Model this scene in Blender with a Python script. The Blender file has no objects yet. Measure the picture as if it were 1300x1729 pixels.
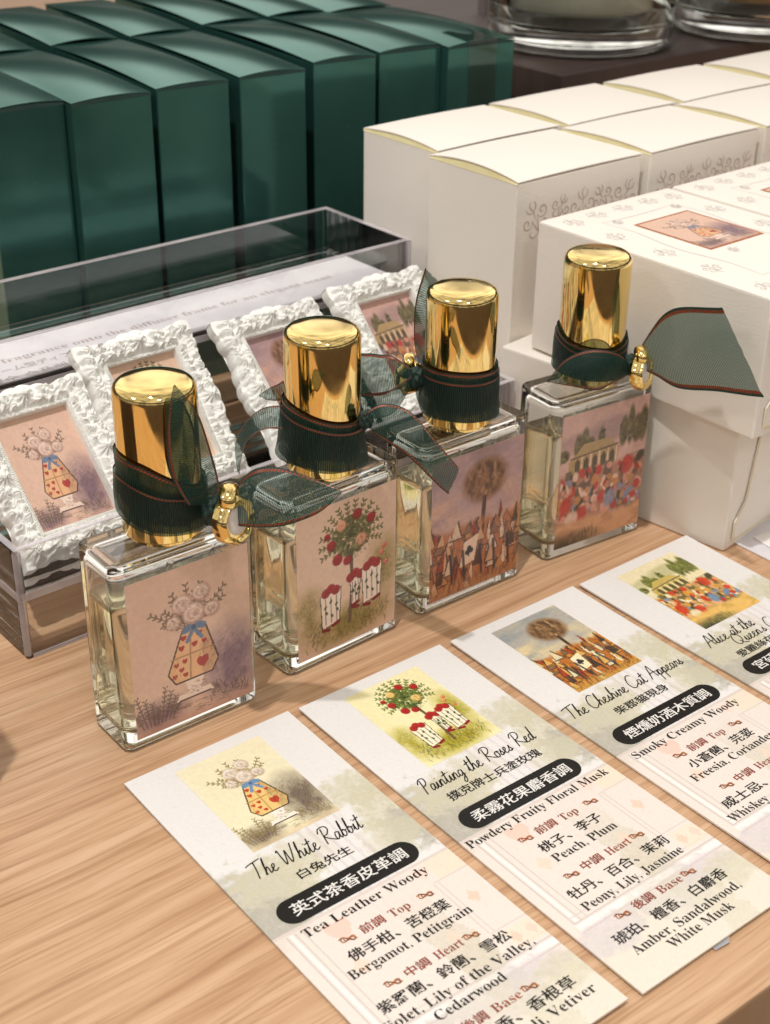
import bpy, bmesh, math, random
import numpy as np
from mathutils import Vector, Matrix

random.seed(7)
RNG = np.random.RandomState(11)
S = bpy.context.scene
COL = S.collection
R = math.radians

# ------------------------------------------------------------------ camera
PITCH, ROLL, CAMH, FPX = 0.4998425, 0.01183412, 0.25930071, 2426.62652
c_, s_ = math.cos(PITCH), math.sin(PITCH)
fw = Vector((0, c_, -s_)); rt = Vector((1, 0, 0)); up = Vector((0, s_, c_))
cr, sr = math.cos(ROLL), math.sin(ROLL)
rt2 = cr * rt + sr * up
up2 = -sr * rt + cr * up
cam = bpy.data.cameras.new('camera')
camo = bpy.data.objects.new('camera', cam)
COL.objects.link(camo)
M = Matrix((rt2, up2, -fw)).transposed().to_4x4()
M.translation = Vector((0, 0, CAMH))
camo.matrix_world = M
cam.sensor_fit = 'HORIZONTAL'
cam.sensor_width = 36.0
cam.lens = FPX / 1300 * 36.0
cam.clip_start = 0.01
cam.clip_end = 60
cam.dof.use_dof = True
cam.dof.focus_distance = (Vector((-0.012, 0.360, 0.035)) - Vector((0, 0, CAMH))).dot(fw)
cam.dof.aperture_fstop = 34
S.camera = camo

# ------------------------------------------------------------------ render
S.render.engine = 'CYCLES'
S.cycles.use_denoising = True
try:
    S.cycles.denoiser = 'OPENIMAGEDENOISE'
except Exception:
    pass
S.cycles.max_bounces = 24
S.cycles.transmission_bounces = 20
S.cycles.glossy_bounces = 8
S.cycles.diffuse_bounces = 4
S.cycles.transparent_max_bounces = 64
S.cycles.caustics_reflective = True
S.cycles.caustics_refractive = True
S.cycles.blur_glossy = 0.6
S.cycles.sample_clamp_indirect = 4.0
S.cycles.use_adaptive_sampling = False
S.view_settings.view_transform = 'Standard'
S.view_settings.look = 'None'
S.view_settings.exposure = 0.0
S.view_settings.gamma = 1.0
S.view_settings.use_curve_mapping = False

# ------------------------------------------------------------------ shop interior light (world)
W = bpy.data.worlds.new('World')
S.world = W
W.use_nodes = True
nt = W.node_tree
nt.nodes.clear()
def N(tree, typ, **kw):
    n = tree.nodes.new(typ)
    for k, v in kw.items():
        setattr(n, k, v)
    return n
tc = N(nt, 'ShaderNodeTexCoord')
sep = N(nt, 'ShaderNodeSeparateXYZ')
nt.links.new(tc.outputs['Generated'], sep.inputs[0])
ramp = N(nt, 'ShaderNodeValToRGB')
mr = N(nt, 'ShaderNodeMapRange')
mr.inputs[1].default_value = -1; mr.inputs[2].default_value = 1
nt.links.new(sep.outputs[2], mr.inputs[0])
nt.links.new(mr.outputs[0], ramp.inputs[0])
el = ramp.color_ramp.elements
stops = [(-1.0, (.05, .04, .03)), (-.05, (.10, .08, .07)), (0.0, (.55, .51, .47)), (.055, (.62, .58, .54)),
         (.085, (.07, .06, .055)), (.235, (.06, .05, .045)), (.275, (.80, .76, .71)), (.6, (.78, .74, .70)), (1.0, (.70, .67, .64))]
el[0].position = 0; el[0].color = (*stops[0][1], 1)
el[1].position = 1; el[1].color = (*stops[-1][1], 1)
for z, c in stops[1:-1]:
    e = el.new((z + 1) / 2); e.color = (*c, 1)
mp = N(nt, 'ShaderNodeMapping')
mp.inputs['Scale'].default_value = (2.6, 2.6, 0.9)
nt.links.new(tc.outputs['Generated'], mp.inputs[0])
nz = N(nt, 'ShaderNodeTexNoise')
nz.inputs['Scale'].default_value = 1.6; nz.inputs['Detail'].default_value = 3
nt.links.new(mp.outputs[0], nz.inputs[0])
r2 = N(nt, 'ShaderNodeValToRGB')
r2.color_ramp.elements[0].position = .36; r2.color_ramp.elements[0].color = (.5, .48, .46, 1)
r2.color_ramp.elements[1].position = .58; r2.color_ramp.elements[1].color = (1.35, 1.33, 1.3, 1)
nt.links.new(nz.outputs[0], r2.inputs[0])
mx = N(nt, 'ShaderNodeMix', data_type='RGBA', blend_type='MULTIPLY')
mx.inputs[0].default_value = 1
nt.links.new(ramp.outputs[0], mx.inputs[6]); nt.links.new(r2.outputs[0], mx.inputs[7])
my = N(nt, 'ShaderNodeMapRange', interpolation_type='SMOOTHSTEP'); my.inputs[1].default_value = .2; my.inputs[2].default_value = .8
nt.links.new(sep.outputs[1], my.inputs[0])
mz = N(nt, 'ShaderNodeMapRange', interpolation_type='SMOOTHSTEP'); mz.inputs[1].default_value = .24; mz.inputs[2].default_value = .30
nt.links.new(sep.outputs[2], mz.inputs[0])
mm = N(nt, 'ShaderNodeMath', operation='MULTIPLY'); nt.links.new(my.outputs[0], mm.inputs[0]); nt.links.new(mz.outputs[0], mm.inputs[1])
ma_ = N(nt, 'ShaderNodeMath', operation='MULTIPLY_ADD'); ma_.inputs[1].default_value = 1.1; ma_.inputs[2].default_value = 1.0
nt.links.new(mm.outputs[0], ma_.inputs[0])
sc_ = N(nt, 'ShaderNodeVectorMath', operation='SCALE')
nt.links.new(mx.outputs[2], sc_.inputs[0]); nt.links.new(ma_.outputs[0], sc_.inputs[3])
bg = N(nt, 'ShaderNodeBackground')
bg.inputs[1].default_value = .78
nt.links.new(sc_.outputs[0], bg.inputs[0])
wo = N(nt, 'ShaderNodeOutputWorld')
nt.links.new(bg.outputs[0], wo.inputs[0])

# ------------------------------------------------------------------ ceiling spots and added front fill
def spot(name, src, tgt, power, col, rad, ang, blend=.5):
    l = bpy.data.lights.new(name, 'SPOT')
    l.energy = power; l.color = col; l.shadow_soft_size = rad
    l.spot_size = R(ang); l.spot_blend = blend
    o = bpy.data.objects.new(name, l)
    COL.objects.link(o)
    o.location = src
    o.rotation_euler = (Vector(tgt) - Vector(src)).to_track_quat('-Z', 'Y').to_euler()
    return o
TG = Vector((0.0, .45, 0.0))
key = spot('ceiling_spot_lamp', TG + Vector((-.10, -.30, 1.0)) * 1.7, TG, 66, (1, .985, .95), .022, 50)
spot('side_spot_lamp', TG + Vector((-.95, -.62, 1.0)) * 1.3, TG + Vector((.06, .03, .03)), 12, (1, .96, .91), .12, 34)
spot('front_fill_lamp', TG + Vector((.35, -.95, 1.0)) * 1.5, TG, 13, (1, .98, .945), .12, 50)  # fill lamp added to brighten the fronts and the space under the tray
try:
    key.data.cycles.is_caustics_light = True
except Exception:
    pass

# ------------------------------------------------------------------ material helpers
def srgb(r, g, b):
    f = lambda v: (v / 255 / 12.92) if v / 255 <= .04045 else ((v / 255 + .055) / 1.055) ** 2.4
    return (f(r), f(g), f(b), 1)
MATS = {}
def mat(name, base=(.8, .8, .8, 1), rough=.5, metal=0, spec=.5, **kw):
    m = bpy.data.materials.new(name)
    m.use_nodes = True
    b = m.node_tree.nodes['Principled BSDF']
    b.inputs['Base Color'].default_value = base
    b.inputs['Roughness'].default_value = rough
    b.inputs['Metallic'].default_value = metal
    b.inputs['Specular IOR Level'].default_value = spec
    for k, v in kw.items():
        b.inputs[k].default_value = v
    MATS[name] = m
    return m
def nodes(m):
    return m.node_tree, m.node_tree.nodes['Principled BSDF']
def add_noise_bump(m, scale, strength, dist=.0005, detail=4, stretch=(1, 1, 1)):
    t, b = nodes(m)
    tcn = N(t, 'ShaderNodeTexCoord'); mpn = N(t, 'ShaderNodeMapping')
    mpn.inputs['Scale'].default_value = stretch
    t.links.new(tcn.outputs['Object'], mpn.inputs[0])
    nn = N(t, 'ShaderNodeTexNoise'); nn.inputs['Scale'].default_value = scale; nn.inputs['Detail'].default_value = detail
    t.links.new(mpn.outputs[0], nn.inputs[0])
    bp = N(t, 'ShaderNodeBump'); bp.inputs['Strength'].default_value = strength; bp.inputs['Distance'].default_value = dist
    t.links.new(nn.outputs[0], bp.inputs['Height'])
    t.links.new(bp.outputs[0], b.inputs['Normal'])
    return nn
def add_noise_color(m, c1, c2, scale, detail=4, stretch=(1, 1, 1), lo=.3, hi=.7):
    t, b = nodes(m)
    tcn = N(t, 'ShaderNodeTexCoord'); mpn = N(t, 'ShaderNodeMapping')
    mpn.inputs['Scale'].default_value = stretch
    t.links.new(tcn.outputs['Object'], mpn.inputs[0])
    nn = N(t, 'ShaderNodeTexNoise'); nn.inputs['Scale'].default_value = scale; nn.inputs['Detail'].default_value = detail
    t.links.new(mpn.outputs[0], nn.inputs[0])
    rr = N(t, 'ShaderNodeValToRGB')
    rr.color_ramp.elements[0].position = lo; rr.color_ramp.elements[0].color = c1
    rr.color_ramp.elements[1].position = hi; rr.color_ramp.elements[1].color = c2
    t.links.new(nn.outputs[0], rr.inputs[0])
    t.links.new(rr.outputs[0], b.inputs['Base Color'])

# wood veneer
def wood_material():
    m = mat('oak_veneer', srgb(214, 172, 132), .38, spec=.4)
    t, b = nodes(m)
    tcn = N(t, 'ShaderNodeTexCoord')
    mpn = N(t, 'ShaderNodeMapping')
    mpn.inputs['Scale'].default_value = (7, 130, 1)
    t.links.new(tcn.outputs['Object'], mpn.inputs[0])
    # gentle waviness of the grain
    wv = N(t, 'ShaderNodeTexNoise'); wv.inputs['Scale'].default_value = 9; wv.inputs['Detail'].default_value = 2
    t.links.new(tcn.outputs['Object'], wv.inputs[0])
    mxv = N(t, 'ShaderNodeVectorMath', operation='MULTIPLY_ADD')
    t.links.new(wv.outputs['Color'], mxv.inputs[0])
    mxv.inputs[1].default_value = (.3, 1.1, 0)
    t.links.new(mpn.outputs[0], mxv.inputs[2])
    n1 = N(t, 'ShaderNodeTexNoise'); n1.inputs['Scale'].default_value = 1.7; n1.inputs['Detail'].default_value = 7; n1.inputs['Roughness'].default_value = .62
    t.links.new(mxv.outputs[0], n1.inputs[0])
    r1 = N(t, 'ShaderNodeValToRGB')
    r1.color_ramp.elements[0].position = .30; r1.color_ramp.elements[0].color = srgb(186, 144, 108)
    r1.color_ramp.elements[1].position = .66; r1.color_ramp.elements[1].color = srgb(218, 181, 146)
    e = r1.color_ramp.elements.new(.5); e.color = srgb(206, 165, 128)
    t.links.new(n1.outputs[0], r1.inputs[0])
    # long darker growth lines
    mp2 = N(t, 'ShaderNodeMapping'); mp2.inputs['Scale'].default_value = (7, 480, 1)
    t.links.new(tcn.outputs['Object'], mp2.inputs[0])
    mv2 = N(t, 'ShaderNodeVectorMath', operation='MULTIPLY_ADD')
    t.links.new(wv.outputs['Color'], mv2.inputs[0]); mv2.inputs[1].default_value = (.2, 6.0, 0)
    t.links.new(mp2.outputs[0], mv2.inputs[2])
    n2 = N(t, 'ShaderNodeTexNoise'); n2.inputs['Scale'].default_value = 1.0; n2.inputs['Detail'].default_value = 3
    t.links.new(mv2.outputs[0], n2.inputs[0])
    r2_ = N(t, 'ShaderNodeValToRGB')
    r2_.color_ramp.elements[0].position = .34; r2_.color_ramp.elements[0].color = (.62, .53, .46, 1)
    r2_.color_ramp.elements[1].position = .47; r2_.color_ramp.elements[1].color = (1, 1, 1, 1)
    t.links.new(n2.outputs[0], r2_.inputs[0])
    # fine pores
    mp3 = N(t, 'ShaderNodeMapping'); mp3.inputs['Scale'].default_value = (30, 1250, 1)
    t.links.new(tcn.outputs['Object'], mp3.inputs[0])
    n3 = N(t, 'ShaderNodeTexNoise'); n3.inputs['Scale'].default_value = 1.0; n3.inputs['Detail'].default_value = 2
    t.links.new(mp3.outputs[0], n3.inputs[0])
    r3 = N(t, 'ShaderNodeValToRGB')
    r3.color_ramp.elements[0].position = .33; r3.color_ramp.elements[0].color = (.74, .68, .62, 1)
    r3.color_ramp.elements[1].position = .46; r3.color_ramp.elements[1].color = (1, 1, 1, 1)
    t.links.new(n3.outputs[0], r3.inputs[0])
    m1 = N(t, 'ShaderNodeMix', data_type='RGBA', blend_type='MULTIPLY'); m1.inputs[0].default_value = .45
    t.links.new(r1.outputs[0], m1.inputs[6]); t.links.new(r2_.outputs[0], m1.inputs[7])
    m2 = N(t, 'ShaderNodeMix', data_type='RGBA', blend_type='MULTIPLY'); m2.inputs[0].default_value = .75
    t.links.new(m1.outputs[2], m2.inputs[6]); t.links.new(r3.outputs[0], m2.inputs[7])
    t.links.new(m2.outputs[2], b.inputs['Base Color'])
    bp = N(t, 'ShaderNodeBump'); bp.inputs['Strength'].default_value = .35; bp.inputs['Distance'].default_value = .0003
    t.links.new(n3.outputs[0], bp.inputs['Height']); t.links.new(bp.outputs[0], b.inputs['Normal'])
    return m
OAK = wood_material()
DARK = mat('dark_brown_laminate', srgb(66, 52, 48), .5)
add_noise_color(DARK, srgb(58, 46, 43), srgb(76, 61, 56), 14, stretch=(1, 8, 1))
FLOOR = mat('shop_floor', srgb(62, 44, 36), .6)
add_noise_color(FLOOR, srgb(66, 46, 38), srgb(96, 70, 58), 6)
WALL = mat('shop_wall', srgb(112, 96, 88), .8)
add_noise_color(WALL, srgb(96, 80, 72), srgb(128, 110, 100), 1.2)
GOLD = mat('polished_gold', (.90, .68, .27, 1), .08, 1.0)
add_noise_bump(GOLD, 60, .04, .0004, 2)
def add_smudges(m, lo, hi, scale):
    t, b = nodes(m)
    tcn = N(t, 'ShaderNodeTexCoord'); nn = N(t, 'ShaderNodeTexNoise'); nn.inputs['Scale'].default_value = scale; nn.inputs['Detail'].default_value = 6; nn.inputs['Distortion'].default_value = .6
    t.links.new(tcn.outputs['Object'], nn.inputs[0])
    mrn = N(t, 'ShaderNodeMapRange'); mrn.inputs[1].default_value = .42; mrn.inputs[2].default_value = .66; mrn.inputs[3].default_value = lo; mrn.inputs[4].default_value = hi
    t.links.new(nn.outputs[0], mrn.inputs[0]); t.links.new(mrn.outputs[0], b.inputs['Roughness'])
add_smudges(GOLD, .055, .15, 110)
add_smudges(OAK, .34, .5, 20)
STONE = mat('mother_of_pearl', srgb(222, 214, 208), .3)
add_noise_color(STONE, srgb(205, 198, 196), srgb(236, 228, 220), 300)
GREEN = mat('green_pearl_paper', (.02, .11, .09, 1), .13, .5, spec=.5)
add_noise_color(GREEN, (.030, .098, .083, 1), (.040, .120, .102, 1), 30)
add_noise_bump(GREEN, 700, .05, .0003)
def add_scuffs(m, col, scale, thr, amt):
    t, b = nodes(m)
    src = b.inputs['Base Color'].links[0].from_socket
    tcn = N(t, 'ShaderNodeTexCoord'); mpn = N(t, 'ShaderNodeMapping'); mpn.inputs['Scale'].default_value = (1, 1, .55); mpn.inputs['Rotation'].default_value = (.3, .5, .2)
    t.links.new(tcn.outputs['Object'], mpn.inputs[0])
    nn = N(t, 'ShaderNodeTexNoise'); nn.inputs['Scale'].default_value = scale; nn.inputs['Detail'].default_value = 5; nn.inputs['Roughness'].default_value = .7
    t.links.new(mpn.outputs[0], nn.inputs[0])
    mrn = N(t, 'ShaderNodeMapRange'); mrn.inputs[1].default_value = thr; mrn.inputs[2].default_value = thr + .08; mrn.inputs[4].default_value = amt
    t.links.new(nn.outputs[0], mrn.inputs[0])
    mxn = N(t, 'ShaderNodeMix', data_type='RGBA'); mxn.inputs[7].default_value = col
    t.links.new(mrn.outputs[0], mxn.inputs[0]); t.links.new(src, mxn.inputs[6]); t.links.new(mxn.outputs[2], b.inputs['Base Color'])
    nr = N(t, 'ShaderNodeTexNoise'); nr.inputs['Scale'].default_value = 25; nr.inputs['Detail'].default_value = 4
    t.links.new(tcn.outputs['Object'], nr.inputs[0])
    r0 = b.inputs['Roughness'].default_value
    mr2 = N(t, 'ShaderNodeMapRange'); mr2.inputs[1].default_value = .3; mr2.inputs[2].default_value = .7; mr2.inputs[3].default_value = r0 * .85; mr2.inputs[4].default_value = r0 * 1.3
    t.links.new(nr.outputs[0], mr2.inputs[0]); t.links.new(mr2.outputs[0], b.inputs['Roughness'])
add_scuffs(GREEN, (.12, .2, .17, 1), 95, .66, .5)
GREEN.node_tree.nodes['Principled BSDF'].inputs['Specular Tint'].default_value = (.62, .95, .88, 1)
GAP = mat('lid_slit_shade', (.006, .028, .024, 1), .7)  # dark green strip colour stands in for the shade inside the lid slits
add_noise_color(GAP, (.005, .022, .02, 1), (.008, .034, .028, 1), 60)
WHITE = mat('cream_linen_paper', srgb(240, 232, 222), .55, spec=.35)
add_noise_bump(WHITE, 420, .22, .0004, 3, (1, 1, 3.5))
CREAM = mat('yellow_paper_inside', srgb(234, 222, 170), .7)
add_noise_color(CREAM, srgb(226, 212, 158), srgb(240, 230, 182), 90)
PLASTER = mat('white_resin', srgb(244, 243, 238), .6, spec=.35)
add_noise_bump(PLASTER, 700, .35, .0004, 5)
INKT = mat('taupe_print', srgb(200, 178, 166), .6)
add_noise_color(INKT, srgb(190, 164, 152), srgb(212, 192, 180), 120)
INKG = mat('grey_print', srgb(172, 164, 158), .6)
add_noise_color(INKG, srgb(178, 168, 160), srgb(206, 198, 192), 120)
INK = mat('black_ink', srgb(32, 28, 25), .6, spec=.25)
add_noise_color(INK, srgb(26, 22, 20), srgb(40, 35, 31), 200)
INKW = mat('white_ink', srgb(240, 236, 230), .5)
add_noise_color(INKW, srgb(232, 228, 222), srgb(244, 240, 236), 200)
INKB = mat('russet_ink', srgb(140, 56, 34), .5)
add_noise_color(INKB, srgb(126, 46, 28), srgb(158, 70, 44), 200)
INKO = mat('amber_ink', srgb(166, 92, 44), .5)
add_noise_color(INKO, srgb(140, 70, 34), srgb(196, 122, 66), 900)
INKS = mat('pale_grey_ink', srgb(176, 160, 158), .6)
add_noise_color(INKS, srgb(164, 148, 148), srgb(192, 176, 172), 300)
PILL = mat('black_foil', srgb(20, 18, 17), .4, spec=.3)
add_noise_bump(PILL, 1500, .15, .0002)
PAPER = mat('white_card', srgb(240, 236, 231), .6)
add_noise_color(PAPER, srgb(234, 230, 226), srgb(244, 241, 237), 70)
PAPER2 = mat('lilac_white_paper', srgb(226, 222, 226), .6)
add_noise_color(PAPER2, srgb(218, 214, 219), srgb(233, 229, 231), 70)
TAPE = mat('silver_tape', srgb(168, 166, 168), .3, spec=.7)
add_noise_bump(TAPE, 500, .6, .0006)
WAX = mat('cream_wax', srgb(226, 220, 200), .45)
WAX.node_tree.nodes['Principled BSDF'].inputs['Subsurface Weight'].default_value = .2
WAX.node_tree.nodes['Principled BSDF'].inputs['Subsurface Radius'].default_value = (.01, .008, .005)
add_noise_bump(WAX, 60, .2, .001)
WAX2 = mat('tan_wax', srgb(196, 160, 120), .5)
add_noise_color(WAX2, srgb(186, 148, 108), srgb(210, 176, 138), 20)
PINKLAB = mat('pink_label', srgb(190, 150, 138), .6)
add_noise_color(PINKLAB, srgb(176, 136, 124), srgb(204, 166, 152), 60)
POST = mat('grey_metal', srgb(150, 140, 136), .35, .6)
add_noise_bump(POST, 200, .05)

def glass_mat(name, color, ior, rough=0.0):
    m = bpy.data.materials.new(name); m.use_nodes = True
    t = m.node_tree; t.nodes.clear()
    g = N(t, 'ShaderNodeBsdfGlass'); g.inputs['Color'].default_value = color; g.inputs['IOR'].default_value = ior; g.inputs['Roughness'].default_value = rough
    o = N(t, 'ShaderNodeOutputMaterial'); t.links.new(g.outputs[0], o.inputs[0])
    return m, t, g
GLASS, _t, _g = glass_mat('clear_glass', (.999, 1, .994, 1), 1.49)
LIQ, _t, _g = glass_mat('pale_yellow_liquid', (.999, .989, .925, 1), 1.36)
JARG, _t, _g = glass_mat('jar_glass', (.96, .97, .96, 1), 1.48)
TUBE, _t, _g = glass_mat('plastic_tube', (.97, .97, .95, 1), 1.2, .15)

def acrylic_mat(name, tint, gloss_col, base_fac=.04):
    m = bpy.data.materials.new(name); m.use_nodes = True
    t = m.node_tree; t.nodes.clear()
    tr = N(t, 'ShaderNodeBsdfTransparent'); tr.inputs[0].default_value = tint
    gl = N(t, 'ShaderNodeBsdfGlossy'); gl.inputs['Color'].default_value = gloss_col; gl.inputs['Roughness'].default_value = .05
    fr = N(t, 'ShaderNodeFresnel'); fr.inputs[0].default_value = 1.42
    tcn = N(t, 'ShaderNodeTexCoord'); nn = N(t, 'ShaderNodeTexNoise'); nn.inputs['Scale'].default_value = 40; nn.inputs['Detail'].default_value = 2
    bp = N(t, 'ShaderNodeBump'); bp.inputs['Strength'].default_value = .06; bp.inputs['Distance'].default_value = .001
    t.links.new(tcn.outputs['Object'], nn.inputs[0]); t.links.new(nn.outputs[0], bp.inputs['Height'])
    t.links.new(bp.outputs[0], gl.inputs['Normal'])
    mxs = N(t, 'ShaderNodeMixShader')
    t.links.new(fr.outputs[0], mxs.inputs[0]); t.links.new(tr.outputs[0], mxs.inputs[1]); t.links.new(gl.outputs[0], mxs.inputs[2])
    o = N(t, 'ShaderNodeOutputMaterial'); t.links.new(mxs.outputs[0], o.inputs[0])
    return m
ACR = acrylic_mat('clear_acrylic', (.996, .995, .996, 1), (1, 1, 1, 1))
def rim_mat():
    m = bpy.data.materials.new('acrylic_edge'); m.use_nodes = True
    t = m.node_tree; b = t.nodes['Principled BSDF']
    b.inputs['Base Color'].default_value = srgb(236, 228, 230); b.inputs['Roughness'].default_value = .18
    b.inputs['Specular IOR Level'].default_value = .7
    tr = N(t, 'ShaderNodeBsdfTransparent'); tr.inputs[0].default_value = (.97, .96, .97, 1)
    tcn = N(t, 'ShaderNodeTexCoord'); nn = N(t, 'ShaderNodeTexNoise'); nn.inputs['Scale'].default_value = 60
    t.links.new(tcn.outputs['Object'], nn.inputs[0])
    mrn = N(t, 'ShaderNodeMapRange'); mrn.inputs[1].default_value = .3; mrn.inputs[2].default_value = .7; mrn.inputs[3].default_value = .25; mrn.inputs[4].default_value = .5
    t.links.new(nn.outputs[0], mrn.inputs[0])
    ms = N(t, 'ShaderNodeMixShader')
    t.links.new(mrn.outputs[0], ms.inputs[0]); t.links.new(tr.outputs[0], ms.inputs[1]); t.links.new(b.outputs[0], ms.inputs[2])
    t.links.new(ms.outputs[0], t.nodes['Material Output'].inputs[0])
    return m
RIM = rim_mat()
SEAL = acrylic_mat('clear_seal', (.9, .9, .88, 1), (1, 1, 1, 1))

def ribbon_mat(name, base, dens):
    m = bpy.data.materials.new(name); m.use_nodes = True
    t = m.node_tree; b = t.nodes['Principled BSDF']
    b.inputs['Base Color'].default_value = base
    b.inputs['Roughness'].default_value = .42
    b.inputs['Sheen Weight'].default_value = .12
    b.inputs['Sheen Tint'].default_value = (.5, .75, .65, 1)
    uv = N(t, 'ShaderNodeUVMap'); uv.uv_map = 'UVMap'
    sx = N(t, 'ShaderNodeSeparateXYZ'); t.links.new(uv.outputs[0], sx.inputs[0])
    def thread(sock, period, ph=0):
        mu = N(t, 'ShaderNodeMath', operation='MULTIPLY'); mu.inputs[1].default_value = 2 * math.pi / period
        t.links.new(sock, mu.inputs[0])
        si = N(t, 'ShaderNodeMath', operation='SINE'); t.links.new(mu.outputs[0], si.inputs[0])
        return si
    a = thread(sx.outputs[0], .62); c = thread(sx.outputs[1], .45)
    ma = N(t, 'ShaderNodeMath', operation='MULTIPLY_ADD'); t.links.new(a.outputs[0], ma.inputs[0]); ma.inputs[1].default_value = .17; ma.inputs[2].default_value = dens
    mb = N(t, 'ShaderNodeMath', operation='MULTIPLY_ADD'); t.links.new(c.outputs[0], mb.inputs[0]); mb.inputs[1].default_value = .06
    t.links.new(ma.outputs[0], mb.inputs[2])
    tr = N(t, 'ShaderNodeBsdfTransparent'); tr.inputs[0].default_value = (.78, .86, .82, 1)
    tl = N(t, 'ShaderNodeBsdfTranslucent'); tl.inputs[0].default_value = (.03, .12, .09, 1)
    m0 = N(t, 'ShaderNodeMixShader'); m0.inputs[0].default_value = .35
    t.links.new(b.outputs[0], m0.inputs[1]); t.links.new(tl.outputs[0], m0.inputs[2])
    ms = N(t, 'ShaderNodeMixShader')
    t.links.new(mb.outputs[0], ms.inputs[0]); t.links.new(tr.outputs[0], ms.inputs[1]); t.links.new(m0.outputs[0], ms.inputs[2])
    t.links.new(ms.outputs[0], t.nodes['Material Output'].inputs[0])
    # glittering threads
    wn = N(t, 'ShaderNodeTexNoise'); wn.inputs['Scale'].default_value = 4.0; wn.inputs['Detail'].default_value = 2
    t.links.new(uv.outputs[0], wn.inputs[0])
    bp = N(t, 'ShaderNodeBump'); bp.inputs['Strength'].default_value = .7; bp.inputs['Distance'].default_value = .0003
    t.links.new(wn.outputs[0], bp.inputs['Height']); t.links.new(bp.outputs[0], b.inputs['Normal'])
    return m
RIB = ribbon_mat('green_organza', (.009, .042, .032, 1), .66)
RIBW = ribbon_mat('wound_organza', (.0045, .021, .016, 1), .80)
def stitch_mat():
    m = mat('copper_stitching', srgb(150, 62, 36), .35)
    t, b = nodes(m)
    uv = N(t, 'ShaderNodeUVMap'); uv.uv_map = 'UVMap'
    wv = N(t, 'ShaderNodeTexWave', wave_type='BANDS', bands_direction='DIAGONAL'); wv.inputs['Scale'].default_value = .62; wv.inputs['Distortion'].default_value = .6
    t.links.new(uv.outputs[0], wv.inputs[0])
    rr = N(t, 'ShaderNodeValToRGB')
    rr.color_ramp.elements[0].position = .25; rr.color_ramp.elements[0].color = (.02, .05, .035, 1)
    rr.color_ramp.elements[1].position = .5; rr.color_ramp.elements[1].color = srgb(158, 66, 36)
    t.links.new(wv.outputs[0], rr.inputs[0]); t.links.new(rr.outputs[0], b.inputs['Base Color'])
    b.inputs['Metallic'].default_value = .35
    return m
STITCH = stitch_mat()
HEM = mat('dark_green_hem', (.006, .026, .02, 1), .6)
add_noise_color(HEM, (.004, .02, .016, 1), (.01, .036, .028, 1), 400)

def vcol_mat(name, tint=(1, 1, 1), rough=.5, spec=.4, coat=0):
    m = mat(name, (1, 1, 1, 1), rough, spec=spec)
    t, b = nodes(m)
    vc = N(t, 'ShaderNodeVertexColor'); vc.layer_name = 'art'
    mxn = N(t, 'ShaderNodeMix', data_type='RGBA', blend_type='MULTIPLY'); mxn.inputs[0].default_value = 1
    mxn.inputs[7].default_value = (*tint, 1)
    t.links.new(vc.outputs[0], mxn.inputs[6]); t.links.new(mxn.outputs[2], b.inputs['Base Color'])
    b.inputs['Coat Weight'].default_value = coat
    return m
ART = vcol_mat('printed_picture', (1, 1, 1), .5)
ARTL = vcol_mat('printed_label', (1, 1, 1), .3, .5)
CARDP = vcol_mat('printed_card', (1, 1, 1), .6, .3)

# ------------------------------------------------------------------ object helpers
def empty(name, loc=(0, 0, 0), rz=0, label=None, cat=None, group=None):
    o = bpy.data.objects.new(name, None)
    COL.objects.link(o)
    o.location = loc; o.rotation_euler = (0, 0, rz)
    o.empty_display_size = .01
    tag(o, label, cat, group)
    return o
def tag(o, label=None, cat=None, group=None, kind=None):
    if label: o['label'] = label
    if cat: o['category'] = cat
    if group: o['group'] = group
    if kind: o['kind'] = kind
    return o
def link(name, me, m=None, parent=None):
    o = bpy.data.objects.new(name, me)
    COL.objects.link(o)
    if m is not None:
        for x in (m if isinstance(m, (list, tuple)) else [m]):
            me.materials.append(x)
    if parent is not None:
        o.parent = parent
    return o
def smooth(me, ang=35):
    me.shade_smooth()
    me.set_sharp_from_angle(angle=R(ang))
def rounded_box(name, size, m, parent=None, loc=(0, 0, 0), bev=.001, seg=2, center=(0, 0, 0)):
    """box with its base at loc; centre gives the offset of the xy origin"""
    bm = bmesh.new()
    bmesh.ops.create_cube(bm, size=1)
    for v in bm.verts:
        v.co = Vector((v.co.x * size[0] + center[0] + loc[0], v.co.y * size[1] + center[1] + loc[1], (v.co.z + .5) * size[2] + loc[2]))
    if bev > 0:
        bmesh.ops.bevel(bm, geom=list(bm.edges), offset=bev, segments=seg, profile=.5, affect='EDGES')
    me = bpy.data.meshes.new(name)
    bm.to_mesh(me); bm.free()
    smooth(me, 40)
    o = link(name, me, m, parent)
    wn = o.modifiers.new('normals', 'WEIGHTED_NORMAL'); wn.keep_sharp = True
    return o
def mesh(name, vs, fs, m=None, parent=None, sm=False, ang=40):
    me = bpy.data.meshes.new(name)
    me.from_pydata([tuple(v) for v in vs], [], fs)
    me.update()
    if sm: smooth(me, ang)
    return link(name, me, m, parent)
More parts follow.
